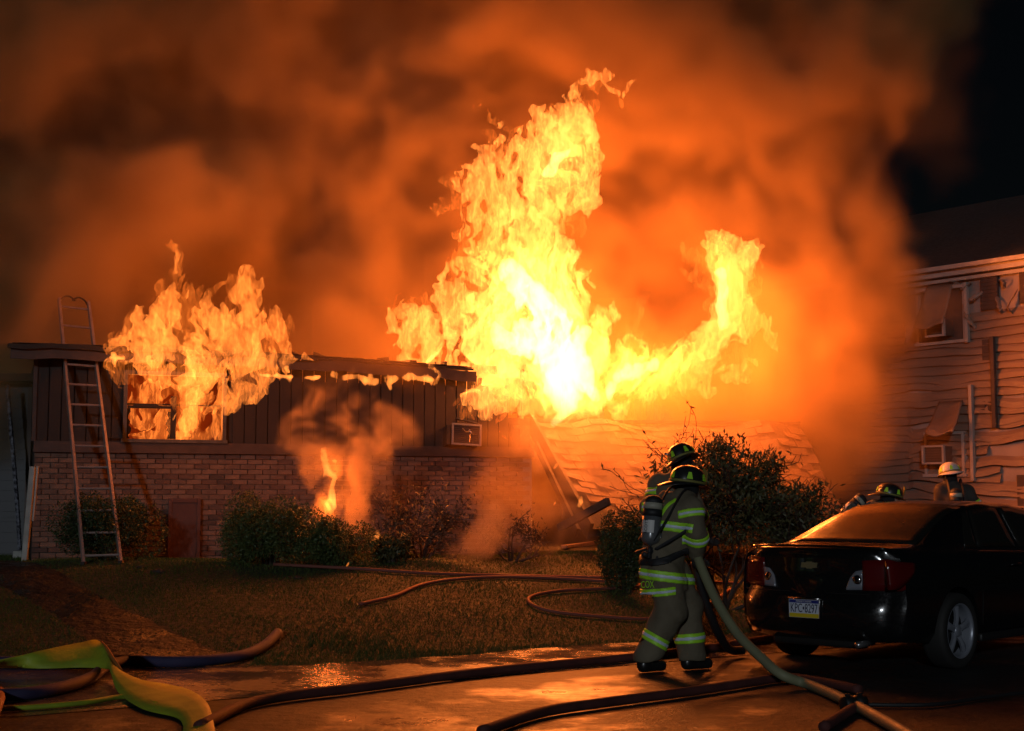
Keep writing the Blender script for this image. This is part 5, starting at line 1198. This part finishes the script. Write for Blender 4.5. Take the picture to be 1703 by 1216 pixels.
ROOF_FIRE = [
 ([(925,690,22,.30),(935,640,60,.75),(925,570,85,.95),(890,510,95,.90),(860,450,78,.75)],0),
 ([(960,660,45,.7),(975,600,42,.7),(985,540,34,.4),(1000,500,14,.12)],.1),
 ([(880,540,90,.8),(850,470,80,.7),(820,440,50,.4)],.1),
 ([(840,430,60,.35),(850,380,72,.30),(890,320,70,.30),(925,270,60,.36),(945,230,40,.30),(950,195,24,.18)],0),
 ([(800,330,60,.12),(850,300,60,.16),(900,240,42,.2),(885,200,10,.07)],.05),
 ([(965,355,18,.16),(960,310,28,.26),(960,260,32,.3),(968,235,20,.16)],-.1),
 ([(950,190,12,.09),(952,165,10,.06),(955,140,11,.07),(972,122,15,.09),(992,132,11,.08),(1010,130,7,.05)],0),
 ([(1020,142,5,.03),(1034,144,12,.07)],0),
 ([(775,395,26,.14),(800,375,34,.16),(840,400,38,.2)],-.05),
 ([(748,300,12,.06),(765,292,14,.07),(780,288,10,.06)],0),
 ([(800,248,9,.035),(818,240,6,.03)],0),
 ([(822,212,5,.03),(826,218,4,.03)],0),
 ([(775,440,22,.10),(750,460,26,.12),(745,500,30,.18),(760,550,44,.32),(790,600,60,.45)],-.1),
 ([(860,600,90,.55),(800,570,70,.4),(730,580,60,.3),(690,550,36,.18),(662,525,22,.10),(645,508,10,.06)],-.3),
 ([(710,600,40,.2),(690,570,36,.15),(665,580,14,.06)],-.3),
 ([(875,630,50,.35),(850,640,50,.32),(820,655,34,.26),(800,664,24,.18),(783,660,14,.09)],-1.15),
 ([(890,670,22,.15),(840,672,20,.13),(812,682,13,.09),(792,686,8,.05)],-1.2),
 ([(735,634,8,.05),(722,624,18,.09),(712,600,24,.12),(735,570,30,.14)],-1.3),([(790,600,26,.1),(760,580,30,.12)],-1.2),
 ([(985,680,20,.35),(1010,650,34,.5),(1030,610,28,.35),(1026,575,16,.14),(1032,550,8,.06)],.2),
 ([(1000,650,38,.5),(1050,620,42,.55),(1095,610,42,.55),(1140,600,32,.4),(1185,570,30,.34),(1212,530,30,.34)],.3),
 ([(1065,590,14,.1),(1070,560,10,.07),(1055,540,5,.04)],.3),
 ([(1205,560,30,.34),(1208,510,30,.36),(1205,470,36,.36),(1200,440,32,.28),(1215,425,22,.18)],.35),
 ([(1220,440,30,.24),(1240,440,24,.2),(1248,460,18,.14)],.35),
 ([(1170,460,12,.07),(1185,445,20,.12),(1195,425,14,.08)],.35),
 ([(1235,530,18,.12),(1265,550,16,.09),(1280,565,10,.05)],.4),
 ([(1190,620,36,.12),(1150,640,30,.14),(1100,645,30,.2),(1230,600,22,.08)],.3),
 ([(935,640,26,.5),(933,680,20,.35),(932,696,12,.2)],-.2),
 ([(980,650,20,.4),(978,680,14,.25),(976,694,10,.14)],-.1),
 ([(1035,660,18,.2),(1060,668,16,.16),(1040,690,8,.08)],.1),
 ([(800,400,34,.10),(780,350,24,.08)],0),
 ([(1020,490,8,.05),(1028,505,7,.04)],.1),([(1052,655,4,.03),(1128,574,4,.03)],.1),
]
FLV = flame_material('flame_faint', .75, (1, .20, .022), skin=.35)
def veil_mesh(strokes, Y0, seed, k, h=.027, turb=1.35):
    "thin faint outer tongues round the bright flame"
    return fire_mesh('flame_veil', [([(a, b, r_*k+5, th*.45+.03) for a, b, r_, th in st], dY-.12) for st, dY in strokes], Y0, h=h, seed=seed, amp=1.45, fine=1.5, bias=-.22, turb=turb, stretch=2.8)
def build_roof_fire():
    root = empty('roof_fire', P(925, 690, 21.4), 0, 'towering yellow-white blaze bursting out of the collapsed middle of the roof', 'fire')
    me = fire_mesh('flame', ROOF_FIRE, 21.3, h=.019, seed=3, amp=1.18, fine=1.35, bias=.05, turb=1.08)
    o = link('flame', me, FL, root); o.matrix_parent_inverse = Matrix.Translation(root.location).inverted()
    o = link('flame_veil', veil_mesh(ROOF_FIRE, 21.3, 31, 1.16), FLV, root); o.matrix_parent_inverse = Matrix.Translation(root.location).inverted()
    core = fire_mesh('flame_core', [([(930,680,10,.2),(935,640,32,.4),(925,590,46,.5),(905,540,46,.5),(880,490,34,.4),(850,455,18,.2)],0),([(960,640,22,.4),(965,590,24,.35),(975,560,14,.2)],0),([(1000,655,12,.2),(1045,625,16,.25),(1085,615,12,.15)],.3),([(880,560,34,.4),(830,560,20,.2)],0),([(1208,540,9,.12),(1206,480,11,.12)],.35),([(930,275,14,.12),(945,250,12,.1)],0)], 21.3, h=.024, seed=5, fine=.9, amp=.8, turb=.7)
    o = link('flame_core', core, FLC, root); o.matrix_parent_inverse = Matrix.Translation(root.location).inverted()
    for (a, b, y, p, r_) in ((925, 620, 21.0, 900, .6), (880, 480, 21.3, 700, .6), (930, 290, 21.3, 420, .5), (1090, 610, 21.5, 450, .4), (1210, 480, 21.6, 620, .4), (1250, 600, 21.7, 260, .35), (740, 580, 20.9, 220, .35)):
        l = fire_lamp('firelight', P(a, b, y)-root.location, p, root, r_)
    return root
# ------------------------------------------------------------------ the separate fires
build_roof_fire()
def fire(name, label, strokes, Y0, mat, h, seed, lamps, veil=False, **kw):
    me = fire_mesh('flame', strokes, Y0, h=h, seed=seed, **kw); co = np.zeros(len(me.vertices)*3, np.float32); me.vertices.foreach_get('co', co); co = co.reshape(-1, 3)
    base = Vector((float(co[:, 0].mean()), float(co[:, 1].mean()), float(co[:, 2].min()))); co -= np.array(base, np.float32); me.vertices.foreach_set('co', co.ravel()); me.update()
    r_ = empty(name, base, 0, label, 'fire'); link('flame', me, mat, r_)
    if veil:
        v = link('flame_veil', veil_mesh(strokes, Y0, seed+40, .95, .024, .8), FLV, r_); v.matrix_parent_inverse = Matrix.Translation(base).inverted()
    for (a, b, y, p, rd) in lamps: fire_lamp('firelight', P(a, b, y)-base, p, r_, rd)
    return r_
WF = [([(311,700,13,.10),(313,670,22,.15),(318,640,36,.20),(322,600,52,.22),(318,550,58,.16)],0),
      ([(318,600,60,.18),(270,590,50,.17),(232,575,42,.15),(208,568,24,.09)],.0),
      ([(225,570,36,.12),(262,530,36,.14),(285,490,22,.10),(294,460,13,.06),(292,446,6,.03)],.05),
      ([(320,560,52,.14),(345,520,36,.12),(352,490,22,.07),(335,480,8,.04)],.0),
      ([(330,600,60,.18),(380,580,52,.16),(410,540,34,.12),(412,500,20,.09),(408,470,13,.06),(425,480,5,.03)],.0),
      ([(390,590,50,.14),(440,575,42,.12),(468,545,22,.08),(474,575,20,.06),(460,605,14,.05)],.0),
      ([(330,660,26,.10),(380,650,20,.08),(415,630,16,.07),(440,615,8,.05)],-.1),
      ([(250,620,26,.08),(220,608,16,.06),(190,601,5,.03)],-.05),([(478,600,5,.03),(486,601,6,.03)],0),([(292,400,8,.02),(298,420,5,.015)],.1)]
fire('window_fire', 'orange flames boiling up out of the left window over the eave', WF, 18.15, FLM, .0145, 8, ((320, 540, 17.8, 16, .3), (330, 690, 17.95, 5, .15), (420, 520, 18.0, 9, .25)), veil=True, fine=1.5, amp=1.4, bias=-.06, turb=.8)
RFm = [([(215,724,6,.05),(240,722,7,.06),(280,722,8,.06),(330,722,9,.07),(362,722,6,.05)],0),([(262,722,9,.06),(268,700,12,.07),(276,684,7,.04)],0),([(345,722,9,.06),(358,700,8,.05),(360,682,4,.02)],0),([(312,722,14,.10),(316,690,16,.12),(330,660,10,.07)],-.1),
       ([(232,700,30,.03),(250,660,26,.03)],.5)]
fire('room_fire', 'fire inside the room seen through the two open window panes', RFm, 19.6, FLM, .0145, 9, ((245, 690, 20.0, 22, .2), (330, 700, 20.2, 18, .2), (290, 650, 20.3, 22, .3)), fine=1.0, turb=.45)
EF = []
def hz(px): return 600+(px-180)*.0655
for a, b, r_ in ((182,205,3.4),(430,470,4.2),(472,487,4),(512,548,4.5),(568,600,9),(600,618,8),(618,640,11),(645,662,10),(676,694,8),(700,726,7)):
    EF.append(([(a, hz(a)+2, r_*.7, .03), ((a+b)/2, hz((a+b)/2)+3, r_, .05), (b, hz(b)+1, r_*.8, .03)], 0))
for (a, b) in ((190,599),(476,603),(620,622),(650,640)): EF.append(([(a, b, 5, .03), (a+4, b+9, 3, .02)], 0))
for i, (pts, d) in enumerate(EF):
    x = pts[0][0]; q = HL(x, 600, -.36); yy = (A0+UD*q[0]-ND*.36).y; EF[i] = (pts, yy-18.9)
fire('eave_fire', 'line of small flames licking along the edge of the roof', EF, 18.9, FLS, .0125, 10, ((600, 635, 18.9, 3, .1), (700, 640, 19.2, 3, .1)), fine=.9, amp=.85, bias=.05, turb=.55)
SF = [([(552,848,6,.04),(549,832,8,.06),(550,815,6,.04),(556,800,5,.03),(548,790,5,.03),(545,775,4,.02),(538,762,3,.015)],0),([(540,850,5,.02),(537,842,4,.02)],0),([(560,770,2.6,.015)],0),([(545,768,4,.02),(541,748,2.5,.015)],0)]
fire('shrub_fire', 'small bright flame burning at the end of the green shrub', SF, 18.1, FLS, .010, 12, ((550, 832, 17.95, 22, .06), (556, 780, 18.0, 12, .06)), fine=.8, amp=.9, bias=.2, turb=.28)
def ember(label, px, py, y, r_):
    fire('burning_ember', label, [([(px-r_*.5, py+r_*.5, r_*.55, .02), (px, py-r_*.5, r_*.75, .025), (px+r_*.3, py-r_*1.5, r_*.35, .01)], 0)], y, FLS, .006, int(px), (), fine=.3, amp=.5, bias=.0, turb=.10)
ember('small flame on the brick wall left of the fallen roof edge', 891, 758, 20.2, 4); ember('small flame halfway down the slanting roof edge', 921, 776, 20.1, 5); ember('flame at the foot of the slanting roof edge', 964, 838, 19.2, 6.5)
ember('tiny flame low on the wall beside the roof foot', 923, 837, 19.3, 2.5); ember('tiny flame on the grass below the low shrub', 580, 929, 17.0, 3); ember('tiny flame inside the scorched twigs', 703, 856, 18.3, 4)
ember('tiny glow in the gap right of the shrub flame', 624, 894, 17.9, 2.2); ember('tiny flame above the fallen roof slope', 946, 722, 20.6, 3)
# ------------------------------------------------------------------ smoke: density computed on voxels, turned into a volume by geometry nodes
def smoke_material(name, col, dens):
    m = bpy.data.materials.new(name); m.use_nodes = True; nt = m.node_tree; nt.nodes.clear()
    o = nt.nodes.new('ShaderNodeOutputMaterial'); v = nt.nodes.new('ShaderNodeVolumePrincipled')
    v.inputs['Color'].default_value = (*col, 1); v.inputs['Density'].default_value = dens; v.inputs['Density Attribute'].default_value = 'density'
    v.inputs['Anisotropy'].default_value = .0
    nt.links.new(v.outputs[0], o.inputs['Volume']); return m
def voxel_volume(name, D, lo, h, mat, step=0.):
    nx, ny, nz_ = D.shape
    me = bpy.data.meshes.new(name); me.vertices.add(D.size)
    ix = np.indices(D.shape).reshape(3, -1).T.astype(np.float32)*h+np.array(lo, np.float32)
    me.vertices.foreach_set('co', ix.ravel()); at = me.attributes.new('dens', 'FLOAT', 'POINT'); at.data.foreach_set('value', D.ravel().astype(np.float32))
    me.materials.append(mat)
    o = bpy.data.objects.new(name, me); COL.objects.link(o)
    ng = bpy.data.node_groups.new(name+'_nodes', 'GeometryNodeTree')
    ng.interface.new_socket('Geometry', in_out='INPUT', socket_type='NodeSocketGeometry'); ng.interface.new_socket('Geometry', in_out='OUTPUT', socket_type='NodeSocketGeometry')
    N = ng.nodes.new; L = ng.links.new
    gi, gout = N('NodeGroupInput'), N('NodeGroupOutput'); vc = N('GeometryNodeVolumeCube'); si = N('GeometryNodeSampleIndex'); si.data_type = 'FLOAT'; si.domain = 'POINT'
    na = N('GeometryNodeInputNamedAttribute'); na.data_type = 'FLOAT'; na.inputs['Name'].default_value = 'dens'
    L(gi.outputs[0], si.inputs['Geometry']); L(na.outputs[0], si.inputs['Value'])
    pos = N('GeometryNodeInputPosition'); sx = N('ShaderNodeSeparateXYZ'); L(pos.outputs[0], sx.inputs[0])
    idx = []
    for k, (l, n) in enumerate(zip(lo, D.shape)):
        a = N('ShaderNodeMath'); a.operation = 'SUBTRACT'; L(sx.outputs[k], a.inputs[0]); a.inputs[1].default_value = l
        b = N('ShaderNodeMath'); b.operation = 'DIVIDE'; L(a.outputs[0], b.inputs[0]); b.inputs[1].default_value = h
        c = N('ShaderNodeMath'); c.operation = 'ROUND'; L(b.outputs[0], c.inputs[0])
        d = N('ShaderNodeClamp'); L(c.outputs[0], d.inputs[0]); d.inputs['Min'].default_value = 0; d.inputs['Max'].default_value = n-1; idx.append(d)
    def fi(node, t=None):
        f = N('FunctionNodeFloatToInt'); L(node.outputs[0], f.inputs[0]); return f
    def im(op, a, b):
        m_ = N('FunctionNodeIntegerMath'); m_.operation = op; L(a.outputs[0], m_.inputs[0])
        if isinstance(b, int): m_.inputs[1].default_value = b
        else: L(b.outputs[0], m_.inputs[1])
        return m_
    I0, I1, I2 = [fi(d) for d in idx]
    e = im('ADD', im('MULTIPLY', im('ADD', im('MULTIPLY', I0, ny), I1), nz_), I2)
    L(e.outputs[0], si.inputs['Index']); L(si.outputs[0], vc.inputs['Density'])
    hi = [l+h*(n-1) for l, n in zip(lo, D.shape)]
    vc.inputs['Min'].default_value = lo; vc.inputs['Max'].default_value = hi
    for k, nm in enumerate(('Resolution X', 'Resolution Y', 'Resolution Z')): vc.inputs[nm].default_value = D.shape[k]
    sm = N('GeometryNodeSetMaterial'); sm.inputs['Material'].default_value = mat
    L(vc.outputs[0], sm.inputs[0]); L(sm.outputs[0], gout.inputs[0])
    md = o.modifiers.new('voxels', 'NODES'); md.node_group = ng
    return o
def build_smoke():
    lo, hi, h = (-12.5, 17.2, .5), (10.6, 27.6, 12.6), .10
    shp = tuple(int((b-a)/h) for a, b in zip(lo, hi)); X, Y, Z = [(lo[k]+np.arange(shp[k])*h).astype(np.float32) for k in range(3)]
    X, Y, Z = X[:, None, None], Y[None, :, None], Z[None, None, :]
    nz = lambda c, s, st=1.: lattice(shp, [23.1/c, 10.4/c, 12.1/(c*st)], 900+s)
    wx, wy, wz = nz(2.2, 1)*.9+nz(.8, 2)*.35, nz(2.2, 3)*.5, nz(2.2, 4)*.9+nz(.8, 5)*.35
    tex = .42*nz(2.4, 6)+.52*nz(1.0, 7)+.50*nz(.48, 8)+.36*nz(.24, 9)
    tex = warp(tex, wx/h*.5, wy/h*.3, wz/h*.5)
    Xw, Yw, Zw = X+wx*.55, Y+wy*.5, Z+wz*.55
    D = np.zeros(shp, np.float32)
    def sm(a, b, x): t = np.clip((x-a)/(b-a), 0, 1); return t*t*(3-2*t)
    def edge(Z_, pts):                                        # X of a boundary as a function of height, from photo pixels at depth 23
        q = sorted((P(a, b, 23.).z, P(a, b, 23.).x) for a, b in pts); return np.interp(Z_, [p[0] for p in q], [p[1] for p in q])
    right = edge(Z, [(1660, -60), (1600, 40), (1500, 130), (1440, 200), (1450, 280), (1490, 370), (1490, 440), (1450, 560), (1420, 680), (1400, 900)])
    # great plume behind and above the house
    core = sm(0, 1.1, right-Xw+.9*tex)*sm(21.6, 22.8, Yw)*sm(27.4, 26., Yw)*sm(1.4, 2.6, Zw)
    D += core*(.50+2.0*tex).clip(.12, 3.4)
    def puff(px, py, yy, rx, rz, ry, amp, rag=.9, pw=1.6):
        nonlocal D
        c = P(px, py, yy); q = ((Xw-c.x)/(rx*yy/FPX))**2+((Zw-c.z)/(rz*yy/FPX))**2+((Yw-c.y)/ry)**2
        D += amp*np.clip(1.15-q+rag*tex*.9, 0, 1)**pw*(.6+.6*tex).clip(.0, 3)*(q < 4)
    puff(1545, 90, 23.5, 90, 190, 1.2, .18, 1.2)                 # thin grey curl at the upper right
    puff(1240, 640, 21.0, 260, 210, 1.1, .34)                   # haze to the right of the blaze, before the apartment wall
    puff(1330, 560, 23.0, 170, 280, 1.3, .50)
    puff(1470, 640, 22.0, 130, 210, .9, .22); puff(1570, 600, 21.0, 190, 230, .9, .16)
    puff(1330, 800, 19.6, 130, 120, .6, .7, 1.2); puff(890, 790, 19.6, 60, 110, .5, 1.1, 1.2)                 # wisps over the fallen roof
    puff(960, 720, 19.8, 150, 50, .6, .7, 1.2)
    puff(80, 560, 19.2, 160, 150, .8, 1.5, 1.0)                  # dark smoke pouring from the left eave
    puff(120, 420, 20.0, 250, 150, 1.2, 1.6, 1.0)
    puff(600, 600, 19.6, 120, 50, .5, .5, 1.2)
    puff(900, 660, 20.3, 60, 40, .4, .5, 1.2)
    fade = sm(0, 5, np.arange(shp[0])).astype(np.float32)[:, None, None]*sm(0, 4, np.arange(shp[1])).astype(np.float32)[None, :, None]
    fade = fade*fade[::-1, ::-1]*sm(0, 5, np.arange(shp[2])).astype(np.float32)[None, None, :]
    D = np.clip(D*fade, 0, 4).astype(np.float32); D[D < .01] = 0
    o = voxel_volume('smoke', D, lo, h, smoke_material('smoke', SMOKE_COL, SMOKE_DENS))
    tag(o, 'billowing smoke over the burning house lit orange by the flames', 'smoke', kind='stuff')
def wisp(name, label, blobs, Y0, ry, h, seed, scale, mat, cell=.45, rag=1.0):
    "a small plume on its own fine voxels: blobs are (px, py, rx, rz, amount) at depth Y0"
    pts = [(P(a, b, Y0), c*Y0/FPX, d*Y0/FPX, e) for a, b, c, d, e in blobs]
    lo = (min(p.x-r_*1.6 for p, r_, _, _ in pts), Y0-ry*1.5, max(.05, min(p.z-r_*1.6 for p, _, r_, _ in pts))); hi = (max(p.x+r_*1.6 for p, r_, _, _ in pts), Y0+ry*1.5, max(p.z+r_*1.6 for p, _, r_, _ in pts))
    shp = tuple(int((b-a)/h) for a, b in zip(lo, hi)); X, Y, Z = [(lo[k]+np.arange(shp[k])*h).astype(np.float32) for k in range(3)]; X, Y, Z = X[:, None, None], Y[None, :, None], Z[None, None, :]
    ext = [s_*h for s_ in shp]; nz = lambda c, s, st=1.: lattice(shp, [max(1, e/(c*k)) for e, k in zip(ext, (1, 1, st))], seed*50+s)
    wx, wz = nz(cell, 1)*cell*.35+nz(cell*.4, 2)*cell*.16, nz(cell, 3)*cell*.35+nz(cell*.4, 4)*cell*.16
    tex = .5*nz(cell, 5, 1.3)+.42*nz(cell*.5, 6, 1.3)+.34*nz(cell*.24, 7)+.22*nz(cell*.13, 8); tex = warp(tex, wx/h, wx*0, wz/h)
    D = np.zeros(shp, np.float32)
    for c, rx, rz, a in pts:
        q = ((X+wx-c.x)/rx)**2+((Z+wz-c.z)/rz)**2+((Y-c.y)/ry)**2; D += a*np.clip(1.-q*.8+rag*tex, 0, 1)**1.3
    D *= (.55+.8*tex).clip(.05, 2)
    for k in range(3):
        f = np.clip(np.minimum(np.arange(shp[k]), shp[k]-1-np.arange(shp[k]))/5., 0, 1).astype(np.float32); sh = [1, 1, 1]; sh[k] = -1; D *= f.reshape(sh)
    o = voxel_volume(name, (D*scale).astype(np.float32), lo, h, mat); tag(o, label, 'smoke', kind='stuff'); return o
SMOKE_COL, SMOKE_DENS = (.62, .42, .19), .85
build_smoke()
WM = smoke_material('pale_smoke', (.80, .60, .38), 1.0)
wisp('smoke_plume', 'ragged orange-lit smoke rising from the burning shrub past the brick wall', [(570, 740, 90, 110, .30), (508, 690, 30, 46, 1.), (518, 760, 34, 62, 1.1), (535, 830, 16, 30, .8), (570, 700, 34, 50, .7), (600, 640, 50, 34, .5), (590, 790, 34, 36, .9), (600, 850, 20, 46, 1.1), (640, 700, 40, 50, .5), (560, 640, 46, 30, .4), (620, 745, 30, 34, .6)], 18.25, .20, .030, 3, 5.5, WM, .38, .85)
wisp('smoke_wisps', 'thin lit wisps blowing across the fallen roof slope', [(930, 760, 40, 46, .8), (990, 730, 60, 30, .8), (1060, 770, 60, 46, .8), (1120, 730, 70, 36, .6), (1000, 810, 60, 36, .7), (1220, 740, 80, 50, .6), (890, 720, 40, 50, .7)], 19.0, .35, .045, 4, 2.0, WM, .55)
wisp('ground_smoke', 'low orange smoke drifting over the grass before the burnt shrubs', [(830, 890, 46, 30, .8), (880, 860, 60, 34, .8), (930, 880, 50, 34, .7), (780, 910, 36, 14, .5), (860, 915, 60, 12, .6)], 18.1, .30, .04, 5, 1.6, WM, .42)
# ------------------------------------------------------------------ groups of like things
GROUPS = {'person': 'firefighters at the burning house', 'fire_hose': 'fire hoses lying over the wet road', 'lawn_hose': 'thin hoses on the lawn', 'shrub': 'clipped shrubs along the house',
          'scorched_shrub': 'scorched shrubs along the house', 'burning_ember': 'small scattered flames', 'charred_debris': 'dark lumps on the grass', 'fallen_board': 'boards and sticks fallen on the ground'}
for o in list(COL.objects):
    k = o.name.split('.')[0]
    if o.parent is None and k in GROUPS and 'group' not in o: o['group'] = GROUPS[k]
